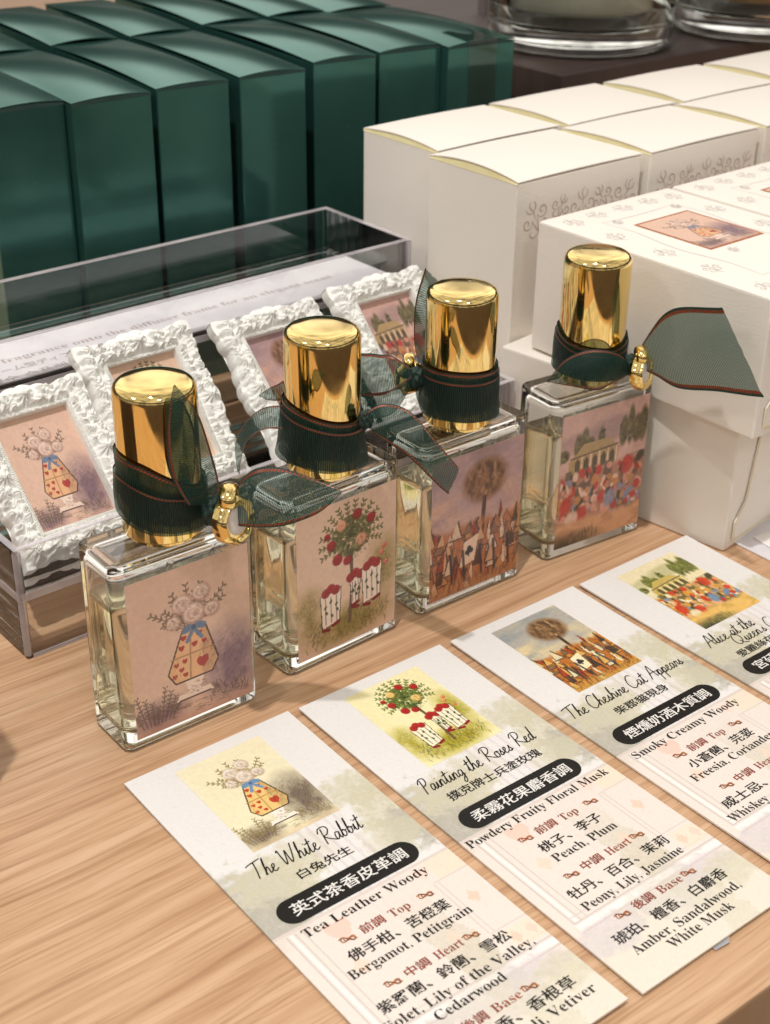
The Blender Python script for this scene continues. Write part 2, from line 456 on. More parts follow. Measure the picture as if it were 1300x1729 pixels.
def lathe(name, prof, seg, m, parent=None, loc=(0, 0, 0), ang=50, lobes=0, lobe_amt=0, mtx=None):
    vs, fs = [], []
    n = len(prof)
    for i in range(seg):
        a = 2 * math.pi * i / seg
        k = 1 + (lobe_amt * abs(math.cos(lobes * a / 2)) if lobes else 0)
        for r, z in prof:
            vs.append(Vector((r * k * math.cos(a), r * k * math.sin(a), z)))
    for i in range(seg):
        j = (i + 1) % seg
        for q in range(n - 1):
            fs.append((i * n + q, j * n + q, j * n + q + 1, i * n + q + 1))
    if mtx is not None: vs = [mtx @ v for v in vs]
    vs = [v + Vector(loc) for v in vs]
    me = bpy.data.meshes.new(name)
    me.from_pydata([tuple(v) for v in vs], [], fs)
    bm = bmesh.new(); bm.from_mesh(me)
    bmesh.ops.remove_doubles(bm, verts=bm.verts, dist=1e-7)
    bmesh.ops.recalc_face_normals(bm, faces=bm.faces)
    bm.to_mesh(me); bm.free()
    smooth(me, ang)
    return link(name, me, m, parent)
def catmull(pts, n):
    pts = [np.array(p, float) for p in pts]
    P = [2 * pts[0] - pts[1]] + pts + [2 * pts[-1] - pts[-2]]
    segs = len(pts) - 1
    out = []
    for k in range(n):
        t = k / (n - 1) * segs
        i = min(int(t), segs - 1); f = t - i
        p0, p1, p2, p3 = P[i], P[i + 1], P[i + 2], P[i + 3]
        out.append(.5 * ((2 * p1) + (-p0 + p2) * f + (2 * p0 - 5 * p1 + 4 * p2 - p3) * f * f + (-p0 + 3 * p1 - 3 * p2 + p3) * f ** 3))
    return np.array(out)
def stroke_quads(polys, width, z, xf=None, taper=False):
    """flat ink strokes in a plane: list of 2-D polylines -> verts, faces"""
    vs, fs = [], []
    for pl in polys:
        pl = np.asarray(pl, float)
        if len(pl) < 2: continue
        d = np.gradient(pl, axis=0)
        ln = np.linalg.norm(d, axis=1); ln[ln == 0] = 1
        nrm = np.stack([-d[:, 1], d[:, 0]], 1) / ln[:, None]
        n = len(pl)
        wv = np.full(n, width / 2)
        if taper:
            tt = np.linspace(0, 1, n); wv = wv * (.35 + .65 * np.sin(np.pi * tt))
        b = len(vs)
        for i in range(n):
            for sgn in (1, -1):
                q = pl[i] + sgn * nrm[i] * wv[i]
                vs.append((q[0], q[1], z))
        for i in range(n - 1):
            fs.append((b + 2 * i, b + 2 * i + 1, b + 2 * i + 3, b + 2 * i + 2))
    if xf: vs = [xf(v) for v in vs]
    return vs, fs

# ------------------------------------------------------------------ text
def serif(s):
    o = ''
    for c in s:
        if 'A' <= c <= 'Z': o += chr(0x1D400 + ord(c) - 65)
        elif 'a' <= c <= 'z': o += chr(0x1D41A + ord(c) - 97)
        else: o += c
    return o
def text_mesh(body, offset=0.0):
    c = bpy.data.curves.new('lettering', 'FONT')
    c.body = body; c.size = 1; c.resolution_u = 2; c.fill_mode = 'FRONT'; c.offset = offset
    o = bpy.data.objects.new('lettering', c)
    COL.objects.link(o)
    dg = bpy.context.evaluated_depsgraph_get()
    me = bpy.data.meshes.new_from_object(o.evaluated_get(dg))
    bpy.data.objects.remove(o)
    bpy.data.curves.remove(c)
    co = np.empty(len(me.vertices) * 3); me.vertices.foreach_get('co', co); co = co.reshape(-1, 3)
    fs = [tuple(p.vertices) for p in me.polygons]
    bpy.data.meshes.remove(me)
    return co, fs
def text(name, lines, m, parent, z):
    """lines: (body, x0, x1, y_baseline, height, offset); one printed block = one mesh (mm, y down)"""
    V, F = [], []
    for body, x0, x1, y, hgt, off in lines:
        co, fs = text_mesh(body, off)
        mn, mxx = co[:, 0].min(), co[:, 0].max()
        sx = (x1 - x0) / (mxx - mn)
        b = len(V)
        for p in co:
            V.append(((x0 + (p[0] - mn) * sx) * .001, -(y - p[1] * hgt) * .001, z))
        F += [tuple(i + b for i in f) for f in fs]
        if any(0x2E80 < ord(ch) < 0xFFFF and not 0xAC00 <= ord(ch) < 0xD7B0 for ch in body):   # heavier stroke for the east asian lines
            b2 = len(V)
            V += [(v[0] + .00011, v[1], v[2] + .000012) for v in V[b:b2]]
            F += [tuple(i + b2 for i in f) for f in fs]
    return mesh(name, V, F, m, parent)

# ------------------------------------------------------------------ pictures painted on vertex grids
def lin(c):
    c = np.asarray(c, float) / 255
    return np.where(c <= .04045, c / 12.92, ((c + .055) / 1.055) ** 2.4)
class Paint:
    def __init__(s, w, h, bg, seed=1):
        s.w, s.h = w, h
        s.r = np.random.RandomState(seed)
        s.Y, s.X = np.mgrid[0:h, 0:w].astype(float)
        s.X = (s.X + .5) / w; s.Y = (s.Y + .5) / h
        s.asp = h / w
        s.a = np.zeros((h, w, 3)) + np.array(bg, float)
    def noise(s, sx, sy, oct=4):
        out = np.zeros((s.h, s.w)); amp = 1; tot = 0
        for o in range(oct):
            gx, gy = max(2, int(sx * 2 ** o)), max(2, int(sy * 2 ** o))
            g = s.r.rand(gy + 2, gx + 2)
            fx = s.X * gx; fy = s.Y * gy
            ix = fx.astype(int); iy = fy.astype(int)
            tx = fx - ix; ty = fy - iy
            tx = tx * tx * (3 - 2 * tx); ty = ty * ty * (3 - 2 * ty)
            v = (g[iy, ix] * (1 - tx) + g[iy, ix + 1] * tx) * (1 - ty) + (g[iy + 1, ix] * (1 - tx) + g[iy + 1, ix + 1] * tx) * ty
            out += v * amp; tot += amp; amp *= .55
        return out / tot
    def blend(s, mask, col):
        mask = np.clip(mask, 0, 1)[..., None]
        s.a = s.a * (1 - mask) + np.array(col, float) * mask
    def ell(s, cx, cy, rx, ry, col, al=1, soft=.12, rot=0):
        dx = s.X - cx; dy = (s.Y - cy) * s.asp
        c, n = math.cos(rot), math.sin(rot)
        u = (dx * c + dy * n) / rx; v = (-dx * n + dy * c) / ry
        d = np.sqrt(u * u + v * v)
        s.blend(np.clip((1 - d) / soft + .5, 0, 1) * al, col)
    def line(s, pts, wd, col, al=1):
        for (x0, y0), (x1, y1) in zip(pts[:-1], pts[1:]):
            ay, by = y0 * s.asp, y1 * s.asp
            dx, dy = x1 - x0, by - ay
            L = dx * dx + dy * dy + 1e-12
            t = np.clip(((s.X - x0) * dx + (s.Y * s.asp - ay) * dy) / L, 0, 1)
            d = np.hypot(s.X - x0 - t * dx, s.Y * s.asp - ay - t * dy)
            s.blend(np.clip((wd - d) / .006 + .5, 0, 1) * al, col)
    def poly(s, pts, col, al=1):
        ins = np.zeros(s.X.shape, bool)
        n = len(pts)
        for i in range(n):
            (x0, y0), (x1, y1) = pts[i], pts[(i + 1) % n]
            if y0 == y1: continue
            c = ((s.Y >= y0) != (s.Y >= y1)) & (s.X < (x1 - x0) * (s.Y - y0) / (y1 - y0) + x0)
            ins ^= c
        s.blend(ins * al, col)
    def heart(s, cx, cy, r, col, al=1):
        x = (s.X - cx) / r; y = -(s.Y - cy) * s.asp / r
        f = (x * x + y * y - .5) ** 3 - x * x * y ** 3
        s.blend((f < 0) * al, col)
    def diamond(s, cx, cy, r, col, al=1):
        s.blend((np.abs(s.X - cx) / r + np.abs(s.Y - cy) * s.asp / (1.4 * r) < 1) * al, col)
    def speckle(s, mask, cols, n, rad, al=.8):
        ys, xs = np.nonzero(mask > .5)
        if len(ys) == 0: return
        for k in range(n):
            i = s.r.randint(len(ys))
            r = rad * s.r.uniform(.5, 1.3)
            s.ell(s.X[0, xs[i]], s.Y[ys[i], 0], r, r * s.r.uniform(.4, 1), cols[s.r.randint(len(cols))], al, .5, s.r.uniform(0, 3))
    def grass(s, x0, x1, y0, y1, cols, n, ln):
        for k in range(n):
            x = s.r.uniform(x0, x1); y = s.r.uniform(y0, y1); a = s.r.uniform(-.6, .6)
            l = ln * s.r.uniform(.5, 1.2)
            s.line([(x, y), (x + l * math.sin(a), y - l * math.cos(a) / s.asp)], .004, cols[s.r.randint(len(cols))], .7)
    def sprig(s, x, y, ang, ln, stem, leaf, n=6, lw=.014):
        ex, ey = x + ln * math.sin(ang), y - ln * math.cos(ang) / s.asp
        s.line([(x, y), (ex, ey)], .004, stem, .9)
        for k in range(n):
            t = .3 + .7 * k / (n - 1)
            for sg in (-1, 1):
                a2 = ang + sg * .8
                lx, ly = x + (ex - x) * t + .018 * math.sin(a2), y + (ey - y) * t - .018 * math.cos(a2) / s.asp
                s.ell(lx, ly, lw * .45, lw, leaf, .85, .4, a2)
    def rose(s, x, y, r, col, dark):
        s.ell(x, y, r, r, dark, 1, .3); s.ell(x - r * .1, y - r * .1 / s.asp, r * .8, r * .75, col, 1, .4)
        for k in range(3):
            s.ell(x + r * .1 * k - .1 * r, y, r * (.6 - .17 * k), r * (.5 - .14 * k), dark if k % 2 == 0 else col, .7, .4, k)
    def hatch(s, cx, cy, rx, ry, col, n, ang, ln=.03, al=.5):
        for k in range(n):
            r = math.sqrt(s.r.rand()); a = s.r.uniform(0, 6.28)
            x, y = cx + rx * r * math.cos(a), cy + ry * r * math.sin(a)
            l = ln * s.r.uniform(.5, 1.3); q = ang + s.r.uniform(-.25, .25)
            s.line([(x, y), (x + l * math.cos(q), y + l * math.sin(q) / s.asp)], .0022, col, al)
    def texture(s, amt=10):
        n = s.noise(30, 40, 3) - .5
        s.a += n[..., None] * amt * 2
        s.a += (s.r.rand(s.h, s.w) - .5)[..., None] * amt * .8
    def get(s):
        return lin(np.clip(s.a, 0, 255))

def art_vase(pal):
    p = Paint(140, 186, pal['bg'], 3)
    n = p.noise(3, 4)
    p.blend((n - .45) * .5, pal['bg2'])
    m = np.clip(1 - np.hypot((p.X - .84) / .34, (p.Y - .72) / .34), 0, 1) * (.5 + p.noise(14, 18))
    p.blend(m * 1.3, pal['shade'])
    m = np.clip(1 - np.hypot((p.X - .2) / .3, (p.Y - .9) / .14), 0, 1) * (.5 + p.noise(14, 18))
    p.blend(m * 1.0, pal['shade'])
    p.blend(np.clip((p.Y - .93) * 6, 0, .7), pal['ground'])
    for k in range(9):
        p.sprig(.06 + .03 * k, .95, -.35 + .1 * k, .14 + .05 * ((k * 7) % 4), pal['stem'], pal['leaf'])
    p.grass(.62, .95, .84, .95, [pal['stem'], pal['shade'], pal['leaf']], 50, .06)
    p.hatch(.83, .70, .16, .22, pal['line'], 130, 2.3, .035, .35); p.hatch(.22, .90, .2, .06, pal['line'], 60, .1, .05, .35); p.hatch(.6, .93, .36, .04, pal['stem'], 60, .05, .06, .4)
    # urn of cut flowers, the urn painted with hearts
    cream, lineart = pal['cream'], pal['line']
    for k in range(16):
        p.sprig(.50 + .02 * (k % 5 - 2), .40, -1.1 + 2.2 * k / 15, .20 + .08 * ((k * 5) % 3), pal['stem'], pal['leaf'], 6, .018)
    for x, y, r in ((.44, .24, .085), (.6, .20, .075), (.53, .32, .095), (.36, .34, .06), (.68, .33, .065)):
        p.rose(x, y, r, cream, pal['rosed'])
    p.poly([(.42, .40), (.62, .40), (.72, .66), (.66, .74), (.34, .74), (.28, .66)], lineart)
    p.poly([(.43, .41), (.61, .41), (.705, .66), (.65, .732), (.35, .732), (.295, .66)], pal['urn'])
    p.blend(((p.X - .58) > 0) * (np.abs(p.Y - .57) < .17) * (p.X < .70) * (p.Y - .41 > (p.X - .61) * 2.6) * .18, lineart)
    p.line([(.49, .41), (.47, .73)], .006, pal['gold']); p.line([(.32, .57), (.68, .57)], .006, pal['gold'])
    for x, y, r in ((.43, .46, .03), (.56, .46, .03), (.41, .52, .03), (.52, .52, .03), (.60, .52, .026), (.36, .62, .026), (.43, .61, .026), (.40, .66, .026), (.34, .69, .026), (.43, .70, .026)):
        p.heart(x, y, r, pal['heart'])
    p.heart(.58, .655, .062, pal['heart'])
    p.poly([(.42, .74), (.58, .74), (.55, .82), (.45, .82)], cream); p.poly([(.37, .82), (.63, .82), (.66, .86), (.34, .86)], cream)
    p.line([(.37, .86), (.63, .86)], .006, lineart)
    p.hatch(.62, .60, .07, .1, pal['line'], 50, 1.9, .03, .3); p.hatch(.36, .64, .04, .08, pal['gold'], 30, 1.9, .03, .4); p.hatch(.5, .8, .1, .04, pal['line'], 40, .2, .02, .35)
    for x, y, r in ((.44, .24, .085), (.6, .20, .075), (.53, .32, .095), (.36, .34, .06), (.68, .33, .065)):
        p.hatch(x, y, r * .8, r * .6, pal['line'], 16, .8, .02, .4)
    # blue bow
    for sg in (-1, 1):
        p.ell(.52 + sg * .055, .405, .052, .03, pal['blue'], 1, .2, sg * .4)
        p.line([(.52, .41), (.52 + sg * .06, .485)], .016, pal['blue'])
    p.ell(.52, .405, .02, .022, pal['blued'], 1, .3)
    p.texture(7)
    return p.get()
def art_roses(pal):
    p = Paint(140, 186, pal['bg'], 5)
    n = p.noise(3, 4)
    p.blend((n - .5) * .5, pal['bg2'])
    m = np.clip(1.1 - np.hypot((p.X - .5) / .5, (p.Y - .86) / .16), 0, 1) * (.4 + p.noise(16, 20))
    p.blend(m * 1.4, pal['grass'])
    m = np.clip(1.1 - np.hypot((p.X - .86) / .2, (p.Y - .56) / .26), 0, 1) * (.3 + p.noise(16, 20))
    p.blend(m * 1.2, pal['grass'])
    m = np.clip(1.1 - np.hypot((p.X - .1) / .2, (p.Y - .68) / .2), 0, 1) * (.3 + p.noise(16, 20))
    p.blend(m * 1.1, pal['grass'])
    p.grass(.08, .92, .78, .97, [pal['leaf'], pal['grass'], pal['stem']], 160, .05)
    p.line([(.52, .86), (.545, .62), (.54, .36)], .016, pal['stem']); p.line([(.545, .5), (.50, .36)], .01, pal['stem'])
    m = np.clip(1.15 - np.hypot((p.X - .54) / .26, (p.Y - .26) / .17), 0, 1)
    p.speckle(m * 1.4, [pal['leaf'], pal['leafd'], pal['leafl']], 260, .022)
    for k in range(14):
        p.sprig(.54, .27, -1.9 + 3.8 * k / 13, .30, pal['leafd'], pal['leaf'], 6, .02)
    for x, y, r, c in ((.34, .28, .045, 0), (.40, .39, .05, 0), (.60, .13, .045, 0), (.74, .19, .045, 0), (.50, .42, .042, 0), (.44, .17, .05, 1), (.64, .31, .058, 1), (.30, .21, .03, 0)):
        p.rose(x, y, r, pal['rose'] if c == 0 else pal['pink'], pal['rosed'] if c == 0 else pal['pinkd'])
    for x, y in ((.85, .46), (.9, .54), (.8, .5), (.88, .42)):
        p.rose(x, y, .025, pal['pink'], pal['rose'])
    p.hatch(.54, .3, .22, .12, pal['leafd'], 120, 1.2, .02, .6); p.hatch(.5, .86, .42, .09, pal['leafd'], 140, .1, .03, .4); p.hatch(.1, .66, .08, .12, pal['leafd'], 60, 1.2, .02, .4); p.hatch(.88, .58, .08, .12, pal['leafd'], 60, 1.2, .02, .4)
    # white planter tubs with red blooms
    for (x0, y0, x1, y1) in ((.22, .60, .44, .84), (.52, .56, .64, .76), (.64, .53, .86, .78)):
        p.poly([(x0, y0), (x1, y0 - .02), (x1 - .02, y1 - .02), (x0 + .02, y1)], pal['line'])
        p.poly([(x0 + .008, y0 + .004), (x1 - .008, y0 - .014), (x1 - .028, y1 - .026), (x0 + .028, y1 - .006)], pal['cream'])
        xm = (x0 + x1) / 2
        for q in range(1, 4):
            xx = x0 + (x1 - x0) * q / 4
            p.line([(xx, y0 + .03), (xx + .004, y1 - .03)], .005, pal['line'], .55)
            p.ell(xx, y0 + .06 + .03 * (q % 2), .012, .02, pal['leafd'], .9, .3, .5); p.ell(xx + .01, y1 - .08 - .03 * (q % 2), .012, .02, pal['leafd'], .9, .3, -.5)
        for dx in (-.05, .0, .05):
            p.rose(xm + dx, y0 - .03 + abs(dx) * .4, .042, pal['rose'], pal['rosed'])
        p.line([(x0 + .03, y1 + .005), (x0 + .09, y1 + .015)], .016, pal['rosed']); p.line([(x1 - .09, y1 - .005), (x1 - .03, y1 - .02)], .016, pal['rosed'])
    p.texture(7)
    return p.get()
def art_sky(pal):
    p = Paint(140, 186, pal['sky'], 9)
    n = p.noise(2, 9)
    p.blend((n - .38) * 2.2 * (p.Y < .62), pal['cloud'])
    n2 = p.noise(2, 7)
    p.blend((n2 - .5) * 2.4 * (p.Y < .62), pal['skyd'])
    # round striped boulder-like tree top over an autumn market of tents
    p.ell(.58, .23, .24, .2, pal['brown'], 1, .35)
    n = p.noise(22, 18)
    m = np.clip((1.05 - np.hypot((p.X - .58) / .24, (p.Y - .23) * p.asp / .2)) * 3, 0, 1)
    p.blend(m * np.clip((n - .45) * 4, 0, .8), pal['brownd'])
    p.blend(m * np.clip((.42 - n) * 4, 0, .7), pal['brownl'])
    p.line([(.58, .36), (.57, .52)], .022, pal['brownd'])
    cols = [pal['o1'], pal['o2'], pal['o3'], pal['red'], pal['brown'], pal['brownd'], pal['cream']]
    base = np.clip((p.Y - .48 + .12 * (p.noise(5, 5) - .5)) * 18, 0, 1)
    p.blend(base, pal['o2'])
    for k in range(90):
        x = p.r.uniform(-.02, 1.02); y = p.r.uniform(.5, .94)
        w_ = p.r.uniform(.03, .08); h_ = p.r.uniform(.04, .11)
        c = cols[p.r.randint(len(cols))]
        p.poly([(x - w_, y + h_), (x + p.r.uniform(-.03, .03), y - h_), (x + w_, y + h_)], pal['brownd'], .8)
        p.poly([(x - w_ * .8, y + h_ * .9), (x + p.r.uniform(-.02, .02), y - h_ * .8), (x + w_ * .8, y + h_ * .9)], c, .9)
    p.hatch(.5, .72, .5, .2, pal['ink'], 170, 1.4, .03, .45); p.hatch(.5, .2, .5, .2, pal['skyd'], 60, -.15, .09, .25); p.hatch(.58, .23, .2, .12, pal['brownd'], 110, 1.3, .03, .5)
    p.poly([(.37, .64), (.53, .61), (.49, .80), (.33, .82)], pal['cream'])
    for dx, dy in ((-.022, .012), (.022, .006), (0, -.016)):
        p.ell(.43 + dx, .71 + dy, .024, .024, pal['ink'], 1, .25)
    p.line([(.43, .71), (.425, .75)], .008, pal['ink'])
    for x in (.22, .36, .55, .7, .86):
        p.line([(x, .70), (x + .03, .92)], .014, pal['ink'], .8)
    p.blend(np.clip((p.Y - .9) * 9, 0, .8), pal['ground'])
    p.grass(0, 1, .93, 1, [pal['brownd'], pal['ground']], 80, .05)
    p.texture(9)
    return p.get()
def art_garden(pal):
    p = Paint(140, 186, pal['sky'], 13)
    p.blend((p.noise(3, 6) - .45) * 1.2, pal['cloud'])
    p.ell(.6, .18, .3, .12, pal['hill'], .8, .5); p.ell(.25, .22, .3, .1, pal['hill'], .7, .5)
    for x, t, w_ in ((.2, .16, .05), (.27, .12, .045), (.34, .2, .05), (.46, .15, .04), (.72, .12, .05), (.8, .05, .04), (.88, .13, .06), (.95, .08, .05), (.04, .25, .06)):
        p.ell(x, (t + .34) / 2, w_, (.34 - t) / 2 * p.asp, pal['tree'], .95, .35)
        p.speckle((np.abs(p.X - x) < w_ * .8) & (p.Y > t + .03) & (p.Y < .34), [pal['treel'], pal['treed']], 14, .018, .6)
    p.poly([(.1, .36), (.26, .24), (.55, .24), (.68, .34), (.66, .44), (.1, .46)], pal['wall'])
    p.texture(4)
    for x in (.2, .3, .4, .5, .6):
        p.poly([(x - .03, .45), (x - .03, .37), (x, .335), (x + .03, .37), (x + .03, .45)], pal['treed'], .8)
        p.line([(x + .05, .33), (x + .05, .45)], .01, pal['cream'])
    p.line([(.12, .33), (.66, .31)], .008, pal['treed'], .7)
    p.blend(np.clip((p.Y - .42) * 20, 0, 1), pal['mid'])
    p.blend(np.clip((p.noise(9, 9) - .5) * 4, 0, .6) * (p.Y > .42), pal['treed'])
    cols = [pal['red'], pal['red'], pal['cream'], pal['cream'], pal['pink'], pal['gold'], pal['treed'], pal['pink'], pal['blue']]
    for k in range(150):
        x = p.r.uniform(0, 1); y = p.r.uniform(.44, .80)
        p.ell(x, y, p.r.uniform(.012, .042), p.r.uniform(.02, .06), cols[p.r.randint(len(cols))], .9, .35, p.r.uniform(-.6, .6))
    for x, y, c in ((.1, .68, 'red'), (.28, .78, 'red'), (.18, .8, 'cream'), (.62, .72, 'blue'), (.8, .5, 'red')):
        p.ell(x, y, .07, .09, pal[c], .9, .4, .3)
    p.hatch(.5, .62, .5, .17, pal['treed'], 200, 1.4, .022, .5); p.hatch(.4, .36, .3, .07, pal['treed'], 60, .3, .02, .35)
    p.blend(np.clip((p.Y - .80 + .05 * (p.noise(4, 4) - .5)) * 20, 0, 1), pal['sand'])
    p.blend(np.clip((p.noise(5, 16) - .5) * 3, 0, .5) * (p.Y > .8), pal['sandd'])
    m = np.clip(1.1 - np.hypot((p.X - .1) / .5, (p.Y - 1.0) / .12), 0, 1)
    p.blend(m, pal['treed'])
    p.grass(0, .5, .93, 1, [pal['tree'], pal['treed'], pal['treel']], 60, .05)
    p.texture(8)
    return p.get()
LAB = dict(bg=(220, 182, 160), bg2=(232, 198, 174), shade=(132, 104, 112), ground=(186, 132, 112), stem=(96, 78, 66), leaf=(120, 98, 82),
           cream=(236, 208, 190), rosed=(190, 150, 134), line=(86, 62, 56), urn=(228, 176, 132), gold=(178, 132, 92), heart=(176, 66, 60), blue=(112, 126, 150), blued=(84, 96, 120))
CRD = dict(bg=(242, 232, 196), bg2=(248, 240, 214), shade=(122, 106, 90), ground=(214, 178, 128), stem=(112, 92, 54), leaf=(146, 128, 78),
           cream=(246, 236, 220), rosed=(206, 182, 156), line=(70, 52, 42), urn=(240, 202, 128), gold=(190, 144, 76), heart=(196, 66, 40), blue=(112, 148, 186), blued=(76, 108, 150))
LAB2 = dict(bg=(222, 186, 162), bg2=(234, 200, 176), grass=(142, 122, 66), stem=(104, 80, 64), leaf=(104, 100, 60), leafd=(70, 72, 44), leafl=(140, 132, 88), rose=(178, 44, 46), rosed=(122, 24, 30),
            pink=(226, 172, 140), pinkd=(198, 130, 104), cream=(236, 212, 194), line=(64, 52, 48))
CRD2 = dict(bg=(246, 236, 184), bg2=(250, 244, 208), grass=(172, 158, 44), stem=(110, 84, 50), leaf=(98, 112, 40), leafd=(60, 76, 30), leafl=(150, 158, 84), rose=(204, 44, 34), rosed=(140, 22, 22),
            pink=(244, 216, 140), pinkd=(220, 170, 90), cream=(250, 240, 208), line=(46, 42, 36))
LAB3 = dict(sky=(176, 142, 140), cloud=(208, 160, 136), skyd=(150, 122, 128), brown=(142, 100, 76), brownd=(82, 58, 48), brownl=(190, 146, 116), o1=(196, 132, 82), o2=(176, 108, 72), o3=(214, 160, 120), red=(158, 66, 48), cream=(226, 190, 164), ink=(56, 46, 48), ground=(176, 122, 84))
CRD3 = dict(sky=(182, 176, 164), cloud=(244, 218, 160), skyd=(142, 150, 156), brown=(142, 104, 66), brownd=(76, 56, 40), brownl=(222, 184, 128), o1=(226, 148, 50), o2=(196, 116, 44), o3=(240, 190, 100), red=(186, 62, 26), cream=(250, 234, 190), ink=(52, 50, 52), ground=(206, 158, 70))
LAB4 = dict(sky=(206, 164, 152), cloud=(190, 156, 158), hill=(168, 136, 130), tree=(104, 94, 68), treel=(140, 124, 90), treed=(74, 64, 54), wall=(176, 146, 104), mid=(172, 124, 104), red=(184, 66, 58), cream=(224, 186, 164), pink=(208, 146, 124), gold=(192, 132, 82), blue=(136, 134, 154), sand=(206, 154, 118), sandd=(166, 118, 90))
CRD4 = dict(sky=(240, 226, 184), cloud=(250, 238, 200), hill=(196, 190, 140), tree=(110, 116, 50), treel=(160, 158, 84), treed=(62, 66, 42), wall=(206, 180, 96), mid=(206, 160, 90), red=(208, 62, 32), cream=(248, 232, 190), pink=(236, 178, 122), gold=(228, 160, 56), blue=(112, 142, 176), sand=(236, 190, 104), sandd=(190, 150, 70))
ART_L = [art_vase(LAB), art_roses(LAB2), art_sky(LAB3), art_garden(LAB4)]
ART_C = [art_vase(CRD), art_roses(CRD2), art_sky(CRD3), art_garden(CRD4)]

def picture_mesh(name, arr, x0, x1, y0, y1, plane='xz', off=0.0):
    """coloured grid; x0..x1 left-right, y1 top .. y0 bottom"""
    h, w = arr.shape[:2]
    xs = np.linspace(x0, x1, w + 1); ys = np.linspace(y1, y0, h + 1)
    XX, YY = np.meshgrid(xs, ys)
    o = np.full_like(XX, off)
    co = np.stack([XX, o, YY] if plane == 'xz' else [XX, YY, o], -1).reshape(-1, 3)
    idx = np.arange((w + 1) * (h + 1)).reshape(h + 1, w + 1)
    f = np.stack([idx[1:, :-1], idx[1:, 1:], idx[:-1, 1:], idx[:-1, :-1]], -1).reshape(-1, 4)
    me = bpy.data.meshes.new(name)
    me.from_pydata(co.tolist(), [], f.tolist())
    ca = me.color_attributes.new('art', 'FLOAT_COLOR', 'CORNER')
    cc = np.ones((h * w, 4, 4), np.float32)
    cc[..., :3] = arr.reshape(-1, 1, 3)
    ca.data.foreach_set('color', cc.ravel())
    me.update()
    return me

# ================================================================== SETTING
O = Vector((-0.11206846, 0.37481986, 0))           # front left foot of the acrylic stand
A40 = R(40)
U = Vector((math.cos(A40), math.sin(A40), 0)); NN = Vector((-math.sin(A40), math.cos(A40), 0))
def UN(u, n, z=0): return O + U * u + NN * n + Vector((0, 0, z))

# table: front edge passes (0.0773,0.2326) along 38.3 degrees
ta = R(38.3)
tab = rounded_box('table', (3.0, 1.5, .03), OAK, None, bev=.0015, seg=2, center=(0, .75, 0))
tab.location = (0.0773, 0.2326, -.03); tab.rotation_euler = (0, 0, ta)
tag(tab, 'pale oak veneer table top', None, None, 'structure')
fl = mesh('floor', [(-6, -6, -.75), (6, -6, -.75), (6, 6, -.75), (-6, 6, -.75)], [(0, 1, 2, 3)], FLOOR)
tag(fl, None, None, None, 'structure')
wl = rounded_box('wall', (7, .1, .98), WALL, None, bev=0)
wl.location = (-.3, 2.6, -.75); wl.rotation_euler = (0, 0, R(20))
tag(wl, None, None, None, 'structure')

# ================================================================== PERFUME BOTTLES
BW, BD, BH = .0453, .0205, .0621
BOT = [((-0.07285728, 0.32711532), 38.500487718834194), ((-0.02894863, 0.36606483), 41.49488885170186),
       ((0.01200341, 0.40167431), 38.601728751318696), ((0.0568, 0.4385), 34.0)]
def bottle_shell(sx, sy, z0, z1, vb, eb, vseg=5, eseg=5):
    bm = bmesh.new()
    bmesh.ops.create_cube(bm, size=1)
    for v in bm.verts:
        v.co = Vector((v.co.x * sx, v.co.y * sy, z0 if v.co.z < 0 else z1))
    ve = [e for e in bm.edges if abs(e.verts[0].co.z - e.verts[1].co.z) > 1e-6]
    bmesh.ops.bevel(bm, geom=ve, offset=vb, segments=vseg, profile=.5, affect='EDGES')
    he = [e for e in bm.edges if abs(e.verts[0].co.z - e.verts[1].co.z) < 1e-6 and len(e.link_faces) == 2 and abs(e.link_faces[0].normal.z - e.link_faces[1].normal.z) > .5]
    bmesh.ops.bevel(bm, geom=he, offset=eb, segments=eseg, profile=.5, affect='EDGES')
    bmesh.ops.recalc_face_normals(bm, faces=bm.faces)
    return bm
def caster(o):
    try: o.cycles.is_caustics_caster = True
    except Exception: pass
def receiver(o):
    try: o.cycles.is_caustics_receiver = True
    except Exception: pass
receiver(tab)
def build_glass(parent):
    bm = bottle_shell(BW, BD, .0003, BH, .0030, .0016)
    bi = bottle_shell(BW - .0042, BD - .0038, .0054, BH - .0032, .0030, .0030)
    bmesh.ops.reverse_faces(bi, faces=bi.faces)
    tmp = bpy.data.meshes.new('tmp'); bi.to_mesh(tmp); bi.free()
    bm.from_mesh(tmp); bpy.data.meshes.remove(tmp)
    me = bpy.data.meshes.new('glass_body'); bm.to_mesh(me); bm.free()
    smooth(me, 40)
    o = link('glass_body', me, GLASS, parent)
    caster(o)
    w_ = o.modifiers.new('normals', 'WEIGHTED_NORMAL'); w_.keep_sharp = True
    lb = bottle_shell(BW - .0041, BD - .0037, .00535, .0475, .0030, .0016, 5, 3)
    me = bpy.data.meshes.new('liquid'); lb.to_mesh(me); lb.free(); smooth(me, 40)
    o2 = link('liquid', me, LIQ, parent)
    caster(o2)
    w_ = o2.modifiers.new('normals', 'WEIGHTED_NORMAL'); w_.keep_sharp = True
    lathe('dip_tube', [(.0, .010), (.0011, .010), (.0011, .056), (.0, .056)], 16, TUBE, parent)
CAPR = .01135
def build_cap(parent):
    lathe('cap', [(.0, .1080), (.0055, .10795), (.0088, .1076), (.0100, .1072), (.0108, .1065), (.0112, .1056), (CAPR, .1043), (CAPR, .0640), (.0112, .0637), (.0, .0637)], 96, GOLD, parent, ang=80)
    lathe('collar', [(.0, .0637), (.0099, .0637), (.0099, .0622), (.0, .0622)], 64, GOLD, parent)

